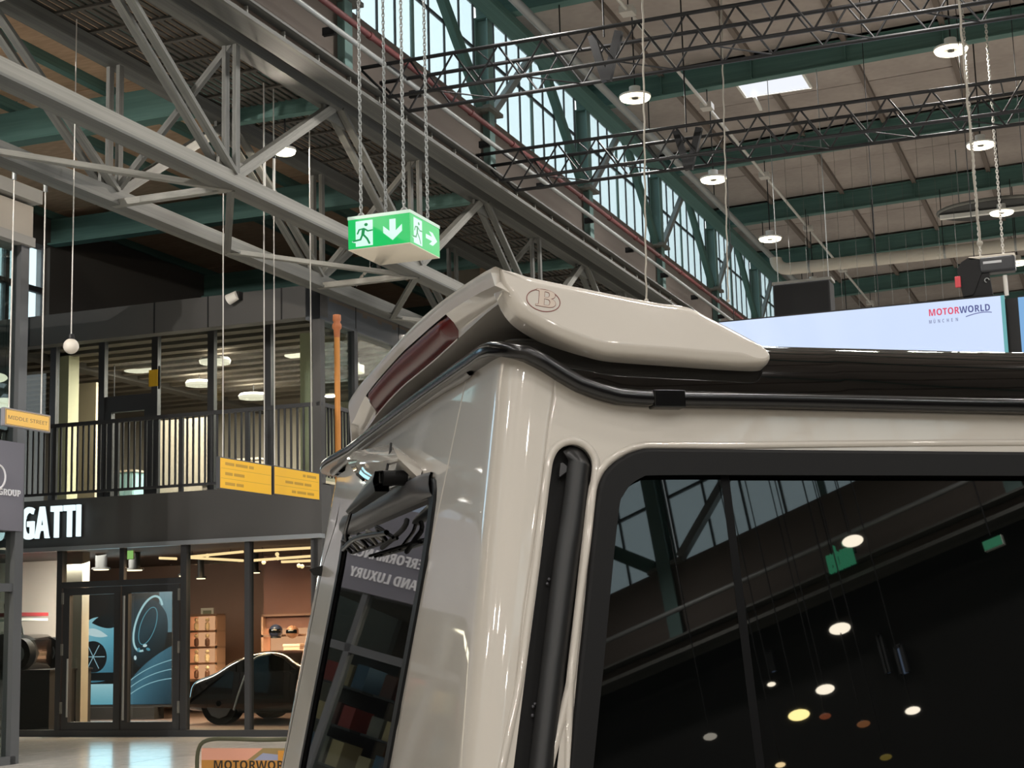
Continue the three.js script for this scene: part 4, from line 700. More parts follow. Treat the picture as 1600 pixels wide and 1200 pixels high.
{ // lit shelves on the wall
  const shelfUnit = (name, label, x0, y0, x1, y1, d, rows, cols) => {
    const a = FZ(x0, y0, d), b = FZ(x1, y1, d), g = thing(name, label, 'shelf', V((a.x + b.x) / 2, b.y, ZS - d));
    box(g, 'lit_back_panel', G(0xffb98c, .85), V(a.x, b.y, ZS - d - .3), V(b.x, a.y, ZS - d - .28)); box(g, 'side_board', M(0xb59079, .6), V(a.x - .04, b.y, ZS - d - .3), V(a.x, a.y, ZS - d)); box(g, 'side_board', M(0xb59079, .6), V(b.x, b.y, ZS - d - .3), V(b.x + .04, a.y, ZS - d));
    for (let i = 0; i <= rows; i++) { const y = b.y + (a.y - b.y) * i / rows; box(g, 'shelf_board', M(0x8a6a58, .6), V(a.x - .04, y - .02, ZS - d - .3), V(b.x + .04, y + .02, ZS - d)); }
    areaLight(g, 0xffb98c, 1.5, b.x - a.x, a.y - b.y, V(0, (a.y - b.y) / 2, -.26), V((a.x + b.x) / 2, (a.y + b.y) / 2, ZS)); return [a, b];
  };
  shelfUnit('display_shelf', 'warm lit wall shelf with helmet beside the dark car', 411, 962, 520, 1056, 4.9, 3, 1);
  shelfUnit('display_shelf', 'narrow warm lit shelf with small pale goods behind dark car', 297, 962, 336, 1062, 4.9, 4, 1);
  const item = (name, label, x, y, d, g, m, group) => { const o = thing(name, label, name.split('_')[0], FZ(x, y, d), group); part(o, 'body', g, m); return o; };
  const hb = thing('helmet', 'dark blue racing helmet on the upper lit shelf', 'helmet', FZ(431, 997, 4.75)); part(hb, 'shell', new THREE.SphereGeometry(.13, 18, 12).translate(0, .12, 0), M(0x2b3348, .3)); part(hb, 'visor', new THREE.SphereGeometry(.132, 18, 6, .3, 2.5, 1.2, .55).translate(0, .12, 0), tinted); part(hb, 'collar', new THREE.CylinderGeometry(.09, .1, .04, 16).translate(0, .02, 0), mat.black);
  const hb2 = thing('helmet', 'pale brown helmet next to the dark blue one', 'helmet', FZ(457, 997, 4.75)); part(hb2, 'shell', new THREE.SphereGeometry(.12, 18, 12).translate(0, .11, 0), M(0x9a7058, .4)); part(hb2, 'visor', new THREE.SphereGeometry(.122, 18, 6, .3, 2.5, 1.2, .55).translate(0, .11, 0), tinted);
  const bx = thing('gift_box', 'cream box on the lower lit shelf', 'box', FZ(459, 1029, 4.75)); part(bx, 'carton', new RoundedBoxGeometry(.34, .24, .16, 2, .01).translate(0, .12, 0), M(0xdcc3aa, .6)); part(bx, 'lid', new RoundedBoxGeometry(.36, .05, .18, 2, .01).translate(0, .24, 0), M(0xe6d2bb, .6));
  for (let i = 0; i < 8; i++) { const r = i % 4, c = i >> 2, y = [985.5, 1010.5, 1035.5, 1060.5][r], o = thing('figurine', 'small pale figurine on the narrow lit shelf', 'figurine', FZ(307 + c * 17, y, 4.75), 'figurines on the narrow shelf'); part(o, 'torso', new THREE.CapsuleGeometry(.045, .07, 4, 10).translate(0, .08, 0), [M(0xe7cfa9, .5), M(0x6d4b3a, .5)][(i * 3) % 2]); part(o, 'head', new THREE.SphereGeometry(.04, 10, 8).translate(0, .2, 0), M(0xe7cfa9, .5)); }
  const pn = thing('framed_picture', 'small square framed picture on the shop back wall', 'picture', FZ(321, 960, 6.9).setZ(ZB + .02)); part(pn, 'frame', new THREE.BoxGeometry(.3, .26, .03), M(0xe3d6bd, .6)); part(pn, 'print', new THREE.BoxGeometry(.2, .16, .034), M(0x8e8a6c, .6));
}
{ // linear chandelier
  const d = 2.4, p = (x, y, dd = d) => FZ(x, y, dd), g = thing('bar_chandelier', 'golden chandelier of thin glowing bars under the shop ceiling', 'chandelier', p(380, 868)), gl = G(0xffd49a, 1.5);
  for (const [a, b, c, e, dd] of [[249, 872, 276, 873, 2], [287, 871, 380, 862, 2.2], [290, 871, 380, 876, 2.6], [391, 861, 486, 856, 2.2], [391, 876, 486, 869, 2.5], [440, 878, 486, 876, 2.8], [300, 860, 330, 861, 3.4], [410, 854, 455, 852, 3.4]]) rod(g, 'light_bar', gl, p(a, b, dd), p(c, e, dd), .022);
  for (const [x, y] of [[412, 879], [433, 866], [434, 872], [467, 884], [472, 885], [324, 868]]) part(g, 'globe', new THREE.SphereGeometry(.035, 12, 8), gl, p(x, y).sub(originOf(g)));
  for (const x of [300, 360, 410, 470]) rod(g, 'suspension', mat.black, p(x, 868), p(x, 868).setY(Y_STRIP), .006);
  for (const [x, L] of [[330, 30], [430, 30]]) areaLight(g, 0xffcfa0, 40, 1.6, .3, p(x, 870).setY(Y_STRIP - .25).sub(originOf(g)), p(x, 870).setY(0));
  for (const [x, y, dd, w] of [[158, 890, 2, .1], [210, 891, 2, .1], [287, 900, 3, .06], [314, 904, 3.4, .06], [399, 895, 4, .06], [496, 856, 2, .05]]) { const o = thing('ceiling_spot', 'small round spot light in the shop ceiling', 'spotlight', p(x, y, dd), 'shop ceiling spots'); part(o, 'glowing_disc', new THREE.CylinderGeometry(w * 1.3, w * 1.3, .02, 20), G(0xffdcae, 3)); part(o, 'rim', new THREE.CylinderGeometry(w * 1.6, w * 1.6, .03, 20).translate(0, .02, 0), mat.black); part(o, 'can', new THREE.CylinderGeometry(w, w, Y_STRIP - p(x, y, dd).y, 16).translate(0, (Y_STRIP - p(x, y, dd).y) / 2, 0), mat.black); const l = new THREE.SpotLight(0xffd9b0, 9, 0, 1, .6, 2); l.position.set(0, -.03, 0); l.target.position.set(0, -3, 0); o.add(l, l.target); l.castShadow = true; }
  areaLight(g, 0xfff0e2, 20, 2, 1.2, V(FZ(60, 900).x - .5, Y_STRIP - .1, ZS - 1.7).sub(originOf(g)), V(FZ(60, 900).x - .5, 0, ZS - 2.4));
  const ex = thing('exit_light', 'small pale green emergency exit light behind the shop transom', 'exit sign', p(201, 867, .6)); part(ex, 'glowing_sign_face', new THREE.BoxGeometry(.15, .13, .04), G(0xa6d878, .9)); part(ex, 'casing', new THREE.BoxGeometry(.17, .15, .03), mat.white, V(0, 0, -.03));
}
// ---- upper storey lamps and goods
for (const [x, y, d, r, n] of [[215, 578, 4, .26, 0], [311, 601, 5, .26, 0], [336, 566, 3, .28, 0], [396, 621, 6.5, .3, 0], [178, 640, 3.2, .14, 0]]) {
  const p = FZ(x, y, d), o = thing('disc_pendant', 'flat round glowing pendant lamp on the upper storey', 'lamp', p, 'upper storey disc lamps');
  part(o, 'glowing_disc', new THREE.CylinderGeometry(r, r * .96, .05, 32), G(0xfff1d4, 1)); part(o, 'shade', new THREE.CylinderGeometry(r * .9, r * 1.02, .05, 32).translate(0, .05, 0), mat.white); rod(o, 'cord', mat.black, p, p.clone().setY(Y_FLO + .25), .008);
  areaLight(o, 0xffeed6, 22, r * 1.5, r * 1.5, V(0, -.04, 0), p.clone().setY(0));
}
for (const [x, y, d, w, h] of [[458, 551, 4, .24, .17], [410, 590, 7, .12, .12], [425, 588, 7, .12, .17], [557, 577, 6, .22, .16]]) {
  const p = x > 500 ? onX(x, y, XC - 1.5) : FZ(x, y, d), o = thing('lantern_lamp', 'small square glowing lantern lamp on the upper storey', 'lamp', p, 'upper storey lanterns'); part(o, 'glowing_box', new RoundedBoxGeometry(w, h, w, 2, .02), G(0xfff0cf, 1.5)); part(o, 'cap', new THREE.CylinderGeometry(w * .2, w * .4, .05, 12).translate(0, h / 2 + .02, 0), mat.black); rod(o, 'cord', mat.black, p, p.clone().setY(Y_FLO + .25), .008);
}
areaLight(shop, 0xfff0e0, 9, 6, 4, V(-14, Y_FLO + .2, ZS - 5).sub(shop.position), V(-14, 0, ZS - 5));
{ // goods seen through the upper glazing: rails of bikes and shelves as plain cabinets
  const items = [[120, 705, 4, .7, .5, 0x6a6256], [205, 710, 4.5, .4, .9, 0x8fb4b8], [290, 720, 6, .9, .5, 0x2b2b2d], [360, 700, 5, 1, .6, 0x77706a], [395, 690, 5.6, .5, 1.1, 0xa79c8c], [440, 710, 6, .5, .8, 0x6f5b4c]];
  items.forEach(([x, y, d, w, h, c], i) => { const p = FZ(x, y, d).setY(Y_SLAB), o = thing('display_cabinet', ['low brown cabinet behind the left end of the balcony railing', 'pale blue display behind the balcony door', 'black low cabinet behind the railing', 'grey cabinet right of the wide upstairs pane', 'tall beige cabinet upstairs by the grey one', 'dark brown cabinet by the cream column'][i], 'cabinet', p); part(o, 'carcass', new RoundedBoxGeometry(w, h, .4, 2, .01).translate(0, h / 2 + .0, 0), M(c, .6)); part(o, 'top', new THREE.BoxGeometry(w + .06, .04, .46).translate(0, h + .02, 0), M(0xb5aa98, .5)); for (const s of [-1, 1]) part(o, 'door', new THREE.BoxGeometry(w / 2 - .03, h - .08, .02).translate(s * w / 4, h / 2, .205), M(c, .4)); });
}
{ const p = FZ(370, 467).setZ(ZS + .12), o = thing('wall_spotlight', 'white spotlight fixed to the upper fascia of the shop', 'spotlight', p); part(o, 'head', new THREE.CylinderGeometry(.07, .085, .17, 20).rotateZ(-1.2), mat.white); part(o, 'bracket', new THREE.BoxGeometry(.06, .12, .12), mat.black, V(.08, .03, -.06)); part(o, 'lens', new THREE.CylinderGeometry(.062, .062, .01, 16).rotateZ(-1.2), mat.pipeWhite, V(-.083, -.03, 0)); }
{ const p = FZ(229, 588).setZ(ZS - .2), w = .17, h = FZ(229, 575).y - FZ(229, 601).y, o = thing('flag_sign', 'small yellow flag sign over the balcony door', 'sign', p); part(o, 'panel', new RoundedBoxGeometry(w, h, .04, 2, .01), M(0xc9a01c, .5)); part(o, 'bracket', new THREE.BoxGeometry(.03, h + .1, .03), mat.black, V(w / 2 + .02, 0, 0)); }
// ================= THE GLASS SHOP BESIDE IT (its long front runs towards the viewer) =================
{
  const c = onY(22, 1194, 0), XG = c.x, ZG = c.z, zE = 6, fy1 = onX(36, 694, XG).y, fy0 = onX(34, 831, XG).y, yTop = onX(45, 300, XG).y;
  const b = thing('glass_shop_building', 'grey framed glass shop front with plain grey sign band', 'building', V(XG, 0, ZG)), grey = M(0x6b6a74, .6), fr = mat.frame2;
  box(b, 'sign_band', grey, V(XG - .3, fy0, ZG), V(XG + .05, fy1, zE));
  box(b, 'corner_post', fr, V(XG - .12, 0, ZG - .06), V(XG + .02, yTop - .5, ZG + .1));
  box(b, 'cornice', M(0x8b8a86, .6), V(XG - .4, yTop - .16, ZG - .15), V(XG + .14, yTop + .02, zE)); box(b, 'cornice_band', M(0xa39c92, .7), V(XG - .3, yTop - .62, ZG - .08), V(XG + .05, yTop - .2, zE)); box(b, 'cornice_edge', M(0x8b8a86, .6), V(XG - .32, yTop - .74, ZG - .1), V(XG + .08, yTop - .62, zE));
  box(b, 'roof', mat.wallDark, V(XA, yTop - .2, ZG), V(XG - .3, yTop - .1, zE)); box(b, 'upper_floor', mat.wallDark, V(XA, fy0, ZG), V(XG - .3, fy0 + .25, zE));
  for (let z = ZG + 1.5, i = 0; z < zE; z += 1.5, i++) {
    box(b, 'mullion', fr, V(XG - .1, 0, z - .05), V(XG, fy0, z + .05)); box(b, 'mullion', fr, V(XG - .1, fy1, z - .05), V(XG, yTop - .6, z + .05));
    box(b, 'pane', mat.glass, V(XG - .055, .1, z - 1.45), V(XG - .047, fy0 - .75, z - .05)); box(b, 'pane', mat.glass, V(XG - .055, fy0 - .65, z - 1.45), V(XG - .047, fy0, z - .05)); box(b, 'pane', mat.glass, V(XG - .055, fy1, z - 1.45), V(XG - .047, yTop - .74, z - .05));
  }
  box(b, 'transom', fr, V(XG - .1, fy0 - .75, ZG), V(XG, fy0 - .65, zE)); box(b, 'sill', fr, V(XG - .1, 0, ZG), V(XG + .02, .1, zE));
  box(b, 'back_wall', M(0x35302c, .9), V(XG - 4, 0, ZG), V(XG - 3.9, yTop, zE)); box(b, 'end_wall', M(0x4a4846, .9), V(XG - 4, 0, ZG), V(XG - 2.2, yTop - .2, ZG + .1)); box(b, 'end_wall', M(0x4a4846, .9), V(XG - 4, 0, zE), V(XG, yTop, zE + .1));
  box(b, 'end_pane', mat.glass, V(XG - 2.2, .1, ZG + .0), V(XG - .12, fy0, ZG + .01)); box(b, 'end_pane', mat.glass, V(XG - 2.2, fy1, ZG), V(XG - .12, yTop - .6, ZG + .01));
  // lettering, read along the front away from the viewer
  const put = (txt, z, y, size, m, name) => { const g = new TextGeometry(txt, { font, size, depth: .015, curveSegments: 4 }); const o = part(b, name, g, m, V(XG + .05, y, z).sub(b.position)); o.rotation.y = Math.PI / 2; o.scale.x = 1.12; return g; };
  const ink = M(0xd6d6da, .6);
  const mirror = (x, y) => { const p = onRear(x, y), d = p.clone().sub(eyeL).normalize(), r = d.addScaledVector(nR, -2 * d.dot(nR)); const pw = p.clone().applyMatrix4(car.matrixWorld), rw = r.clone().transformDirection(car.matrixWorld), t = (XG - pw.x) / rw.x; return pw.addScaledVector(rw, t); };
  car.updateMatrixWorld(true); const m1 = mirror(567, 885), m2 = mirror(657, 915);
  const zs = Math.min(m1.z, m2.z), ze = Math.max(m1.z, m2.z), yl = (m1.y + m2.y) / 2;
  put('PERFORMANCE', ze + .12, yl + .14, .125, ink, 'lettering'); put('AND LUXURY', ze, yl - .12, .125, ink, 'lettering');
  const gw = onX(24, 772, XG); put('GROUP', onX(-9, 769, XG).z, onX(0, 774, XG).y, .08, ink, 'lettering');
  const lg = part(b, 'round_logo', new THREE.TorusGeometry(.15, .014, 6, 32), ink, onX(-10, 745, XG).add(V(.055, 0, 0)).sub(b.position)); lg.rotation.y = Math.PI / 2;
  // pale blue lit sign above the band and things on show behind the panes
  const s = thing('blue_sign_panel', 'pale blue lit panel with blue strokes above the grey sign band', 'sign', V(XG + .1, fy1 + .25, -7)), tb = canvasTex(256, 256, (q, w, h) => { q.fillStyle = '#a9d3ea'; q.fillRect(0, 0, w, h); q.fillStyle = '#2f7fc4'; q.fillRect(60, 70, 34, 120); q.fillRect(120, 50, 34, 140); q.fillRect(176, 90, 34, 100); });
  part(s, 'lit_face', new THREE.PlaneGeometry(2.2, 1.5).rotateY(Math.PI / 2), new THREE.MeshStandardMaterial({ color: 0x222222, emissive: 0xffffff, emissiveMap: tb, emissiveIntensity: .3 }), V(.06, .75, -2.2)); part(s, 'casing', new THREE.BoxGeometry(.1, 1.56, 2.26), mat.frame2, V(0, .75, -2.2));
  areaLight(s, 0xa9d3ea, 1, 2.2, 1.5, V(.1, .75, -2.2), V(20, fy1 + 1, -9.2));
  const cols = [0x8a2f2b, 0x9c8a6c, 0x3d5a72, 0x6f6a62, 0xb09a74, 0x5a3a34];
  for (let z = ZG + .8, i = 0; z < 2; z += 1.1, i++) { const o = thing('goods_rack', 'tall rack of boxed goods behind the long glass shop front', 'rack', V(XG - .9, 0, z), 'racks in the glass shop'); box(o, 'frame', mat.black, V(XG - 1.3, 0, z - .45), V(XG - 1.26, 2.2, z + .45)); for (let k = 0; k < 4; k++) { box(o, 'shelf', mat.frame, V(XG - 1.25, .2 + k * .5, z - .45), V(XG - .75, .23 + k * .5, z + .45)); for (let q = 0; q < 3; q++) box(o, 'carton', M(cols[(i * 5 + k * 2 + q) % 6], .6), V(XG - 1.15, .23 + k * .5, z - .4 + q * .28), V(XG - .8, .23 + k * .5 + .2 + .15 * rnd(), z - .4 + q * .28 + .22)); } }
  areaLight(b, 0xffe9cc, 2.5, 1.2, 10, V(-1.6, fy0 - .05, 7), V(XG - 1.6, 0, ZG + 7)); 
  for (const [x, y, rr] of [[8, 630, .2], [-12, 590, .2]]) { const p = onX(x, y, XG - 1.2), o = thing('globe_pendant', 'round glowing lamp inside the upper glass shop', 'lamp', p, 'lamps of the glass shop'); part(o, 'glowing_bowl', new THREE.SphereGeometry(rr, 18, 10).scale(1, .35, 1), G(0xfff0d2, 1.5)); rod(o, 'cord', mat.black, p, p.clone().setY(yTop - .2), .008); part(o, 'cap', new THREE.CylinderGeometry(.05, .08, .06, 12).translate(0, .08, 0), mat.black); }
}
// ================= HANGING SIGNS =================
const boardTex = (w, h, draw) => new THREE.MeshStandardMaterial({ roughness: .5, map: canvasTex(w, h, draw) });
function sideBoard(name, label, a, b, X, tex, edge, group) { // a: top left pixel, b: bottom right pixel, in a plane along the hall
  const p = onX(a[0], a[1], X), q = onX(b[0], b[1], X), L = p.z - q.z, g = thing(name, label, 'sign', V(X, q.y, (p.z + q.z) / 2), group), h = onX(a[0], a[2], X), H = p.y - h.y;
  g.position.y = p.y - H;
  part(g, 'board', new RoundedBoxGeometry(.05, H, L, 2, .008), edge, V(0, H / 2, 0)); const f = part(g, 'face', new THREE.PlaneGeometry(L - .03, H - .03), tex, V(.0262, H / 2, 0)); f.rotation.y = Math.PI / 2;
  return { g, p, q, L, H, y: p.y };
}
const hang = (g, X, y, zs, top, m = mat.pipeWhite, r = .008) => zs.forEach((z) => rod(g, 'suspension_wire', m, V(X, y, z), V(X, top, z), r));
{
  const X = -9.75, lines = (l) => boardTex(640, 300, (c, w, h) => { c.fillStyle = '#ecb506'; c.fillRect(0, 0, w, h); c.fillStyle = '#c89a0a'; for (const k of [1, 2]) c.fillRect(12, h * k / 3 - 3, w - 24, 6); c.fillStyle = '#b58a0c'; for (const [i, x0, ws] of l) { let x = x0; for (const q of ws) { c.fillRect(x, h * (i + .36) / 3, q, h * .1); x += q + 16; } } });
  const s1 = sideBoard('direction_sign', 'yellow three line direction sign hung beside its twin, the end nearer the shop door', [340, 713, 764], [422, 774], X, lines([[0, 60, [110, 150, 60]], [1, 60, [90, 130]], [2, 60, [120, 90]]]), mat.frame);
  hang(s1.g, X, s1.y, [onX(348, 720, X).z, onX(413, 720, X).z], 8.47);
  const s2 = sideBoard('direction_sign', 'yellow three line direction sign hung beside its twin, the end nearer the white car', [425, 727, 773], [497, 783], X, lines([[0, 400, [40, 140]], [1, 150, [110, 130, 100]], [2, 240, [60, 130, 100]]]), mat.frame);
  hang(s2.g, X, s2.y, [onX(429, 730, X).z, onX(487, 735, X).z], 8.47);
  for (const x of [413, 428]) { const a = onX(x, 248, X + .2), t = thing('light_tube', 'thin white tube hanging under the aisle girder above the yellow signs', 'tube', a, 'thin white tubes'); rod(t, 'tube', mat.white, a, onX(x, 330, X + .2), .018); rod(t, 'end_cap', mat.black, a, a.clone().setY(a.y + .05), .02); rod(t, 'wire', mat.galv, a, a.clone().setY(8.3), .005); }
}
{
  const X = -11, s = sideBoard('street_sign', 'yellow MIDDLE STREET name sign with grey frame hung on two wires', [4, 636, 665], [76, 679], X, boardTex(640, 256, (c, w, h) => { c.fillStyle = '#e9b955'; c.fillRect(0, 0, w, h); c.strokeStyle = '#3a3836'; c.lineWidth = 8; c.strokeRect(10, 10, w - 20, h - 20); c.fillStyle = '#5a4a33'; c.font = '84px sans-serif'; c.textAlign = 'center'; c.fillText('MIDDLE STREET', w / 2, h * .62, w - 70); }), M(0x77757a, .5));
  const z1 = onX(14, 640, X).z, z2 = onX(64, 650, X).z; hang(s.g, X, s.y, [z1, z2], 6.56); for (const z of [z1, z2]) rod(s.g, 'hook', mat.galv, V(X, 6.5, z), V(X, 6.66, z), .025);
}
{ const X = -10.6, p = onX(111, 541, X), g = thing('globe_lamp', 'white globe lamp on a long wire before the balcony', 'lamp', p); part(g, 'glass_globe', new THREE.SphereGeometry(.085, 20, 14), M(0xcfc8bd, .35)); part(g, 'neck', new THREE.CylinderGeometry(.03, .04, .07, 12).translate(0, .1, 0), mat.black); rod(g, 'wire', mat.pipeWhite, p, V(p.x, 8.47, p.z), .007); }
{ // tall orange post
  const p = atDepth(530, 900, 19.3), top = atDepth(528, 478, 19.3), g = thing('orange_post', 'slim orange brown post with turned cap beside the shop corner', 'post', V(p.x, 0, p.z)), h = top.y;
  part(g, 'shaft', new THREE.CylinderGeometry(.036, .042, h - .3, 14).translate(0, (h - .3) / 2, 0), mat.orange); part(g, 'cap', new THREE.LatheGeometry([[.001, .3], [.05, .29], [.055, .22], [.04, .2], [.06, .16], [.06, .12], [.042, .1], [.036, 0]].map(([x, y]) => new THREE.Vector2(x, y)), 16), M(0x9c5a30, .6), V(0, h - .3, 0)); part(g, 'foot', new THREE.CylinderGeometry(.12, .16, .08, 20).translate(0, .04, 0), mat.black);
}
{ // exit sign box on four chains
  const d = 13.9, a = atDepth(640, 327, d), Zf = a.z, xL = onZ(544, 341, Zf).x, H = a.y - onZ(640, 380, Zf).y, W = a.x - xL, D = Math.min(.75, Zf - onX(686, 352, a.x).z);
  const g = thing('exit_sign', 'green and white box exit sign with running figure hung on four chains', 'exit sign', V(xL + W / 2, a.y - H, Zf - D / 2));
  const draw = (right) => canvasTex(512, 280, (c, w, h) => {
    c.fillStyle = '#06c460'; c.fillRect(0, 0, w, h); const k = h / 280;
    c.fillStyle = '#d9fff0'; c.beginPath(); c.moveTo(62, 22); c.lineTo(206, 22); c.lineTo(206, 262); c.lineTo(62, 262); c.lineTo(62, 226); c.lineTo(30, 214); c.lineTo(36, 200); c.lineTo(62, 196); c.closePath(); c.fill();
    c.fillStyle = c.strokeStyle = '#0a8f4c'; c.beginPath(); c.arc(150, 62, 15, 0, 7); c.fill(); c.lineCap = 'round'; c.lineJoin = 'round';
    const ln = (wd, ...p) => { c.lineWidth = wd; c.beginPath(); c.moveTo(p[0], p[1]); for (let i = 2; i < p.length; i += 2) c.lineTo(p[i], p[i + 1]); c.stroke(); };
    ln(26, 128, 104, 122, 152); ln(13, 118, 100, 92, 104, 78, 140); ln(13, 138, 102, 164, 124, 200, 120); ln(16, 118, 156, 102, 198, 44, 206); ln(16, 128, 156, 158, 196, 176, 240);
    c.fillStyle = '#d9fff0'; c.save(); c.translate(370, 140); if (right) c.rotate(-Math.PI / 2); c.scale(right ? .8 : 1, 1); c.beginPath(); [[-26, -100], [26, -100], [26, 10], [78, -44], [78, 22], [0, 100], [-78, 22], [-78, -44], [-26, 10]].forEach(([x, y], i) => (i ? c.lineTo(x, y) : c.moveTo(x, y))); c.closePath(); c.fill(); c.restore();
  });
  const lit = (t) => new THREE.MeshStandardMaterial({ color: 0x101010, roughness: .35, emissive: 0xffffff, emissiveMap: t, emissiveIntensity: .38 });
  const ta = lit(draw(false)), tb = lit(draw(true)), pl = new THREE.PlaneGeometry(W, H - .035), pr = new THREE.PlaneGeometry(D, H - .035);
  part(g, 'body', new THREE.BoxGeometry(W - .01, H, D - .01), M(0xd6d2c6, .6), V(0, H / 2, 0)); part(g, 'top_edge', new THREE.BoxGeometry(W + .01, .03, D + .01), M(0xc9e3d6, .5), V(0, H - .015, 0)); part(g, 'base_plate', new THREE.BoxGeometry(W, .012, D), M(0xd8d0bf, .6), V(0, .006, 0));
  const f1_ = part(g, 'sign_face', pl, ta, V(0, H / 2 - .01, D / 2 + .001)); const f2_ = part(g, 'sign_face', pr, tb, V(W / 2 + .001, H / 2 - .01, 0)); f2_.rotation.y = Math.PI / 2; const f3_ = part(g, 'sign_face', pl, ta, V(0, H / 2 - .01, -D / 2 - .001)); f3_.rotation.y = Math.PI; const f4_ = part(g, 'sign_face', pr, tb, V(-W / 2 - .001, H / 2 - .01, 0)); f4_.rotation.y = -Math.PI / 2;
  areaLight(g, 0x7de0a8, .8, W, H, V(0, H / 2, D / 2 + .03), V(xL + W / 2, a.y - H / 2, Zf + 4));
  // chains: every link a ring, each chain one part
  const link = (rot) => { const t = new THREE.TorusGeometry(.017, .0058, 5, 10); t.scale(.8, 1.55, 1); if (rot) t.rotateY(Math.PI / 2); return t; };
  const top = beamY(a.x) , n = Math.floor((top - a.y) / .036), gs = []; for (let i = 0; i < n; i++) gs.push(link(i % 2).translate(0, i * .036 + .02, 0)); const chain = mergeGeometries(gs);
  [[561, 0], [597, 1], [631, 2], [665, 3]].forEach(([x, i]) => { const fr = [[-.34, .4], [-.34 + .0, -.4], [.36, .4], [.36, -.4]][i]; part(g, 'chain', chain, mat.galv, V(fr[0] * W, H, fr[1] * D)); part(g, 'chain_eye', new THREE.TorusGeometry(.03, .008, 6, 14), mat.galv, V(fr[0] * W, H + .01, fr[1] * D)); });
}
// ================= FURTHER DOWN THE HALL =================
{ // LED screens
  const Z = atDepth(1560, 480, 22).z, tr = onZ(1565, 462, Z), tl = onZ(1100, 511, Z), H = 1.5, g = thing('led_screen', 'bright white LED screen with red and blue hall lettering', 'screen', V((tr.x + tl.x) / 2, tr.y - H, Z)), W = tr.x - tl.x;
  const t = canvasTex(2048, 512, (c, w, h) => {
    c.fillStyle = '#cfe0ff'; c.fillRect(0, 0, w, h); const u = w / W; // pixels per metre
    const x0 = (onZ(1450, 485, Z).x - tl.x) * u, x1 = (onZ(1548, 485, Z).x - tl.x) * u, y0 = (tr.y - onZ(1450, 494, Z).y) * h / H;
    c.font = `bold ${h * .092}px sans-serif`; const m = c.measureText('MOTORWORLD').width, k = (x1 - x0) / m; c.save(); c.translate(x0, y0); c.scale(k, 1); c.fillStyle = '#e0345c'; c.fillText('MOTOR', 0, 0); const mw = c.measureText('MOTOR').width; c.fillStyle = '#3b4486'; c.fillText('WORLD', mw, 0); c.restore();
    c.strokeStyle = '#4a4f8e'; c.lineWidth = 4; c.beginPath(); c.moveTo(x0 + (x1 - x0) * .6, y0 + 20); c.quadraticCurveTo(x0 + (x1 - x0) * .85, y0 - 2, x1 + 6, y0 + 10); c.stroke();
    c.fillStyle = '#7b84a8'; c.font = `bold ${h * .045}px sans-serif`; 'MÜNCHEN'.split('').forEach((ch, i) => c.fillText(ch, x0 + i * (x1 - x0) * .072, y0 + h * .075));
  });
  part(g, 'screen_picture', new THREE.PlaneGeometry(W, H), new THREE.MeshStandardMaterial({ color: 0x050505, roughness: .3, emissive: 0xffffff, emissiveMap: t, emissiveIntensity: .37 }), V(0, H / 2, .003)); part(g, 'cabinet', new THREE.BoxGeometry(W + .06, H + .04, .3), mat.black, V(0, H / 2, -.151)); part(g, 'edge_strip', new THREE.BoxGeometry(.05, H, .04), G(0x74c8cc, .6), V(W / 2 + .01, H / 2, .0));
  areaLight(g, 0xdfe9ff, 1.6, W, H, V(0, H / 2, .05), V((tr.x + tl.x) / 2, tr.y - H / 2, Z + 5));
  for (const x of [-W * .4, W * .1, W * .42]) rod(g, 'suspension_wire', mat.black, V(g.position.x + x, tr.y, Z - .15), V(g.position.x + x, beamY(0), Z - .15), .006);
  const a = onZ(1567, 466, Z - .4), b = onZ(1591, 462, Z - .4), g2 = thing('led_screen', 'black cabinet end and blue LED screen next to the white screen', 'screen', V(b.x, tr.y - H, Z - .4)); part(g2, 'cabinet', new THREE.BoxGeometry(b.x - a.x, H, .3), mat.black, V(-(b.x - a.x) / 2, H / 2, 0)); part(g2, 'screen_picture', new THREE.PlaneGeometry(2.2, H), G(0x7fb4e6, .8), V(1.1, H / 2, .16)); part(g2, 'screen_back', new THREE.BoxGeometry(2.2, H + .04, .3), mat.black, V(1.1, H / 2, 0));
  areaLight(g2, 0x7fb4e6, 1, 2.2, H, V(1.1, H / 2, .2), V(b.x + 1.1, tr.y, Z + 5)); for (const x of [.2, 2]) rod(g2, 'suspension_wire', mat.black, V(b.x + x, tr.y, Z - .4), V(b.x + x, beamY(0), Z - .4), .006);
  // chain hoist over the screens
  const Q = (x, y) => onZ(x, y, Z - .2), hp = Q(1550, 452), h = thing('chain_hoist', 'black chain hoist with cloth chain bag and red tag over white screen', 'hoist', hp), L = (x, y) => Q(x, y).sub(hp);
  const ba = L(1530, 405), bb = L(1588, 424); part(h, 'motor_body', new RoundedBoxGeometry(bb.x - ba.x, ba.y - bb.y, .24, 4, .04), M(0x2b2c2f, .4, .3), ba.clone().add(bb).multiplyScalar(.5)); const ta = L(1514, 400), tb = L(1587, 406); part(h, 'top_plate', new RoundedBoxGeometry(tb.x - ta.x, .05, .2, 2, .01), mat.cream, ta.clone().add(tb).multiplyScalar(.5));
  const bagPts = []; for (const s of [-.1, .1]) for (const [x, y] of [[1496, 424], [1503, 412], [1514, 405], [1532, 407], [1536, 425], [1528, 440], [1522, 462], [1506, 466], [1502, 440]]) bagPts.push(L(x, y).add(V(0, 0, s))); part(h, 'chain_bag', toCreasedNormals(new ConvexGeometry(bagPts), .5), mat.blackMatte); const b2 = []; for (const s of [-.08, .08]) for (const [x, y] of [[1528, 424], [1545, 424], [1552, 462], [1506, 466]]) b2.push(L(x, y).add(V(0, 0, s))); part(h, 'hanging_strap', new ConvexGeometry(b2), mat.blackMatte);
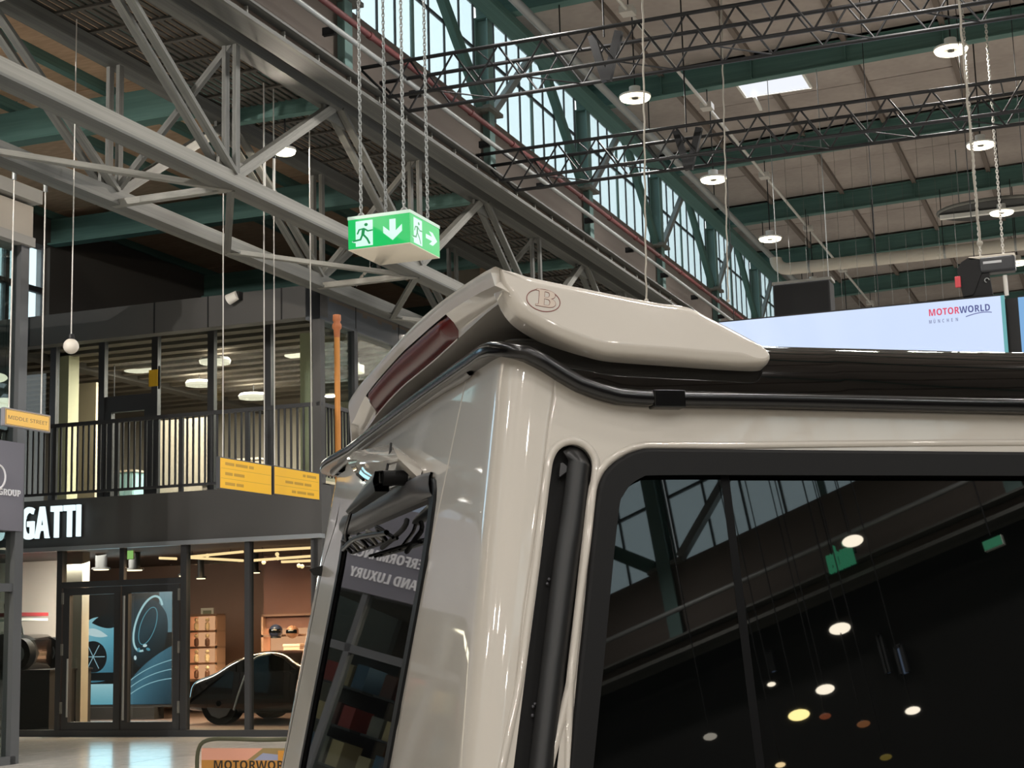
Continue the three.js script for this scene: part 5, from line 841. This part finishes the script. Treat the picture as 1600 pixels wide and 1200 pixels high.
  const rt = L(1498, 443); part(h, 'red_tag', new RoundedBoxGeometry(.08, .16, .06, 2, .01), M(0xc23a44, .5), rt.add(V(0, 0, .1))); const p1 = L(1537, 412), p2 = L(1566, 412); part(h, 'lettering', new THREE.BoxGeometry(p2.x - p1.x, .035, .004), M(0xb9babd, .6), p1.clone().add(p2).multiplyScalar(.5).add(V(0, 0, .122)));
  const hook = L(1543, 440); part(h, 'hook', new THREE.TorusGeometry(.03, .008, 6, 16, 4.6), mat.galv, hook.add(V(0, 0, .1))); rod(h, 'lower_chain', mat.pipeWhite, Q(1570, 430), Q(1573, 462), .03);
  const lk = []; const C0 = L(1533, 400); for (let i = 0; i < 160; i++) { const t = new THREE.TorusGeometry(.02, .008, 4, 8); t.scale(.8, 1.5, 1); if (i % 2) t.rotateY(Math.PI / 2); lk.push(t.translate(0, i * .042, 0)); } const ch = mergeGeometries(lk); part(h, 'chain', ch, mat.pipeWhite, L(1532, 402)); part(h, 'chain', ch, mat.pipeWhite, L(1568, 402));
}
{ const Z = colZ(2), a = onZ(1212, 449, Z), b = onZ(1303, 500, Z), g = thing('speaker_cabinet', 'large flat black loudspeaker cabinet hanging behind the white screen', 'loudspeaker', V((a.x + b.x) / 2, b.y, Z)), w = b.x - a.x, h = 1.1; part(g, 'cabinet', new RoundedBoxGeometry(w, h, .5, 3, .03), mat.blackMatte, V(0, a.y - b.y - h / 2, 0)); part(g, 'top_frame', new THREE.BoxGeometry(w * 1.05, .05, .4), mat.steelLight, V(0, a.y - b.y + .03, 0)); part(g, 'grille', new THREE.BoxGeometry(w * .94, h * .9, .02), M(0x101011, .9), V(0, a.y - b.y - h / 2, .255)); for (const s of [-.45, .45]) rod(g, 'suspension_wire', mat.galv, V(g.position.x + s * w, a.y + .05, Z), V(g.position.x + s * w, beamY(0), Z), .008); }
{ // ducts, oval panel
  const Z = colZ(4) + .6, Y = onZ(1420, 400, Z).y, g = thing('air_duct', 'long pale round air duct crossing below the green beams', 'duct', V(3, Y, Z)), x0 = onZ(1232, 426, Z).x; rod(g, 'tube', mat.cream, V(x0, Y, Z), V(XR - .5, Y, Z), .15, CYL16); for (let x = x0 + .5; x < XR - 1; x += 1.6) { rod(g, 'joint_ring', mat.galv, V(x, Y, Z), V(x + .05, Y, Z), .16, CYL16); rod(g, 'hanger', mat.black, V(x, Y + .1, Z), V(x, beamY(x), Z), .01); } const e = part(g, 'end_bend', new THREE.TorusGeometry(.3, .15, 12, 16, Math.PI / 2), mat.cream, V(x0, Y + .3, Z).sub(g.position)); e.rotation.set(0, 0, Math.PI);
  const g2Z = colZ(5) + 1, p = onZ(1560, 325, g2Z - -8), q = thing('oval_ceiling_panel', 'dark oval acoustic panel with pale tube hanging under the beams', 'panel', p); part(q, 'panel', new THREE.CylinderGeometry(1, 1, .08, 40), M(0x3a3b3a, .9)).scale.set(1.25, 1, .85); part(q, 'rim', new THREE.TorusGeometry(1, .035, 8, 48).rotateX(Math.PI / 2), mat.steelLight).scale.set(1.25, 1, .85); bar(q, 'light_tube', mat.white, p.clone().add(V(-1.2, -.12, .2)), p.clone().add(V(1.2, -.12, .2)), .12, .08); for (const s of [-.8, .8]) rod(q, 'hanger', mat.galv, p.clone().add(V(s, 0, 0)), p.clone().add(V(s, 1.4, 0)), .01);
}
{ // ropes and wires hanging in the nave
  const wires = [[1006, 140, 1010, 470, 19, .012, 'pale rope hanging straight down from the near lattice truss'], [1133, 260, 1138, 470, 22, .011, 'grey rope hanging from the second lattice truss'], [1500, 24, 1531, 380, 17, .014, 'twisted pale rope running down to the chain hoist']];
  wires.forEach(([x, y, X, Y, d, r, l]) => { const b = atDepth(X, Y, d), a = b.clone().add(atDepth(x, y, d).sub(b).multiplyScalar((11.5 - b.y) / (atDepth(x, y, d).y - b.y))), o = thing('rope', l, 'rope', b); const n = 40, pts = []; for (let i = 0; i <= n; i++) { const t = i / n; pts.push(b.clone().lerp(a, t).sub(b).add(V(Math.sin(i * 2.4) * r * .5, 0, Math.cos(i * 2.4) * r * .5))); } part(o, 'strand', new THREE.TubeGeometry(new THREE.CatmullRomCurve3(pts), 160, r, 5), M(0x9a958b, .8)); part(o, 'knot', new THREE.SphereGeometry(r * 2.4, 10, 8), M(0x9a958b, .8)); });
  for (let i = 0; i < 12; i++) { const x = 1230 + i * 26, a = onZ(x, 330, colZ(3)), o = thing('hanging_wire', 'very thin steel wire hanging under the green beams', 'wire', a.clone().setY(a.y - 2.2), 'thin wires under the beams'); rod(o, 'wire', mat.steel, a.clone().setY(a.y - 2.2), a.clone().setY(beamY(a.x)), .0035); }
}
{ // service gallery behind the girders: posts, rails and a grey panel
  const X = -12.4, g = thing('service_gallery', 'dark service gallery of posts and grey panel behind the lattice girder', 'gallery', onX(700, 440, X).setY(5)), p = (x, y) => onX(x, y, X);
  const a = p(701, 344), b = p(750, 440); box(g, 'wall_panel', M(0x807c70, .85), V(X - .1, b.y - 1, b.z), V(X, p(701, 340).y, a.z)); for (const [x, y0, y1] of [[688, 232, 430], [698, 235, 430], [745, 285, 372], [590, 290, 420], [640, 300, 420]]) rod(g, 'post', mat.steel, p(x, y0), p(x, y1).setZ(p(x, y0).z), .045);
  rod(g, 'rail', mat.steel, p(672, 335), p(748, 368), .03); rod(g, 'rail', mat.steel, p(548, 300), p(690, 360), .03); box(g, 'deck', mat.green, V(X - 1.4, p(700, 300).y, p(800, 300).z - 8), V(X + .1, p(700, 300).y + .12, p(560, 300).z));
  const t1 = onX(562, 432, -11.5), tb = thing('slanted_tube', 'two short pale fluorescent tubes leaning in the dark below the exit sign', 'tube', t1); rod(tb, 'tube', mat.cream, onX(556, 446, -11.5), onX(566, 431, -11.5), .025); rod(tb, 'tube', mat.cream, onX(568, 429, -11.5), onX(578, 419, -11.5), .025); rod(tb, 'holder', mat.black, onX(554, 449, -11.5), onX(582, 413, -11.5), .012); rod(tb, 'wire', mat.galv, onX(578, 419, -11.5), onX(578, 419, -11.5).setY(9.17), .005);
}
{ // picture board on the floor
  const d = 12, a = atDepth(309, 1156, d), Z = a.z, r = onZ(470, 1150, Z), H = a.y, W = 1.15, g = thing('picture_board', 'low floor board in rounded tube frame with black capital lettering', 'board', V(a.x + W / 2, 0, Z));
  const t = canvasTex(640, 420, (c, w, h) => { c.fillStyle = '#8f7a50'; c.fillRect(0, 0, w, h); c.fillStyle = '#d79a83'; c.beginPath(); c.moveTo(0, h * .24); c.lineTo(0, 0); c.lineTo(w * .5, 0); c.lineTo(w * .3, h * .24); c.fill(); c.fillStyle = '#8e93ad'; c.beginPath(); c.moveTo(w * .35, h * .24); c.lineTo(w * .5, h * .06); c.lineTo(w * .62, h * .08); c.lineTo(w * .7, h * .24); c.fill(); c.fillStyle = '#c98a35'; c.fillRect(w * .62, h * .03, w * .38, h * .21); c.fillStyle = '#b8813a'; c.fillRect(0, h * .15, w, h * .85); c.fillStyle = '#241c10'; c.font = 'bold 62px sans-serif'; c.fillText('MOTORWORLD', 60, h * .26, w - 80); c.fillStyle = '#5a4a7a'; c.fillRect(w * .5, h * .6, w * .4, h * .2); });
  part(g, 'picture', new THREE.BoxGeometry(W - .08, H - .12, .02), [0, 1, 2, 3, 4, 5].map((i) => i === 4 ? new THREE.MeshStandardMaterial({ map: t, roughness: .5 }) : mat.frame), V(0, H / 2, 0));
  const cv = new THREE.CatmullRomCurve3([V(-W / 2, 0, 0), V(-W / 2, H * .5, 0), V(-W / 2, H - .1, 0), V(-W / 2 + .03, H - .03, 0), V(-W / 2 + .1, H, 0), V(0, H, 0), V(W / 2 - .1, H, 0), V(W / 2 - .03, H - .03, 0), V(W / 2, H - .1, 0), V(W / 2, H * .5, 0), V(W / 2, 0, 0)]); part(g, 'tube_frame', new THREE.TubeGeometry(cv, 80, .016, 8), M(0x4a4a34, .5)); for (const s of [-1, 1]) part(g, 'foot', new THREE.BoxGeometry(.05, .03, .4), M(0x4a4a34, .5), V(s * W / 2, .015, 0));
}
{ // what the side window mirrors, on the side opposite the shops
  car.updateMatrixWorld(true);
  const seen = (x, y, X) => { const p = onSide(x, y), d = p.clone().sub(eyeL).normalize(), r = d.addScaledVector(nS, -2 * d.dot(nS)), pw = p.clone().applyMatrix4(car.matrixWorld), rw = r.clone().transformDirection(car.matrixWorld); return pw.addScaledVector(rw, (X - pw.x) / rw.x); };
  const a = seen(1288, 850, 14.3), b = seen(1340, 880, 14.3), h = Math.abs(b.y - a.y) * .75, s = thing('green_letters_sign', 'green glowing letter sign hanging on the side opposite the shops', 'sign', V(14.3, Math.min(a.y, b.y), Math.min(a.z, b.z)));
  const g = new TextGeometry('München', { font, size: h, depth: .05, curveSegments: 4 }); g.computeBoundingBox(); const L = g.boundingBox.max.x, o = part(s, 'glowing_letters', g, G(0x4fbf8c, 2)); o.rotation.y = -Math.PI / 2; o.scale.x = Math.abs(b.z - a.z) / L; part(s, 'back_rail', new THREE.BoxGeometry(.04, .06, Math.abs(b.z - a.z)), mat.black, V(.06, .2, Math.abs(b.z - a.z) / 2)); for (const k of [.1, .9]) rod(s, 'suspension_wire', mat.black, s.position.clone().add(V(.06, .2, Math.abs(b.z - a.z) * k)), V(14.36, 11.5, s.position.z + Math.abs(b.z - a.z) * k), .008);
  [[1333, 845, .3, 0xfff3dc, 2], [1313, 982, .3, 0xfff3dc, 2], [1290, 1077, .26, 0xfff3dc, 2], [1249, 1117, .3, 0xffe89a, 2.4], [1427, 1110, .2, 0xfff3dc, 2], [1206, 1069, .12, 0xfff3dc, 2], [1220, 1195, .14, 0xffe0a8, 1.6], [1110, 1151, .2, 0xd8d0c0, .6], [1290, 1119, .16, 0x8a4a30, .8], [1350, 1131, .18, 0x8a5a38, .8], [1385, 1183, .16, 0x7a6a30, .8]].forEach(([x, y, r, c, e], i) => {
    r *= .42; const p = seen(x, y, 13.6), o = thing('shop_pendant', 'round glowing pendant lamp before the dark wall opposite the shops', 'lamp', p, 'pendant lamps opposite the shops');
    part(o, 'glowing_disc', new THREE.SphereGeometry(r, 20, 10).scale(1, .42, 1), G(c, e * 6)); part(o, 'cap', new THREE.CylinderGeometry(r * .3, r * .5, r * .3, 14).translate(0, r * .45, 0), mat.black); rod(o, 'cord', mat.black, p.clone().setY(p.y + r * .5), V(p.x, beamY(p.x) + .5, p.z), .008);
  });
  for (const [x0, y0, x1, y1] of [[1376, 992, 1388, 1052], [1400, 1012, 1420, 1050], [1200, 1018, 1212, 1048]]) { const p = seen(x0, y0, 15.4), q = seen(x1, y1, 15.4), o = thing('lit_window_panel', 'dim blue lit window panel in the dark wall opposite the shops', 'window', V(15.4, Math.min(p.y, q.y), (p.z + q.z) / 2), 'lit panels opposite the shops'), W = Math.abs(p.z - q.z), H = Math.abs(p.y - q.y); part(o, 'lit_pane', new THREE.BoxGeometry(.03, H, W), G(0x8fa4c4, 1.6), V(0, H / 2, 0)); for (const k of [-.5, .5]) part(o, 'frame_post', new THREE.BoxGeometry(.06, H, .05), mat.frame, V(0, H / 2, k * W)); part(o, 'frame_rail', new THREE.BoxGeometry(.06, .05, W), mat.frame, V(0, H, 0)); }
  const e = seen(1552, 848, 14.2), ex = thing('exit_light', 'small green emergency exit light on the side opposite the shops', 'exit sign', e); part(ex, 'glowing_sign_face', new THREE.BoxGeometry(.04, .1, .22), G(0x4fbf8c, 2)); part(ex, 'casing', new THREE.BoxGeometry(.05, .12, .24), mat.white, V(.03, 0, 0)); rod(ex, 'stem', mat.black, e.clone().setY(e.y + .1), V(e.x, beamY(e.x) + .4, e.z), .01);
}
renderer.render(scene, camera);
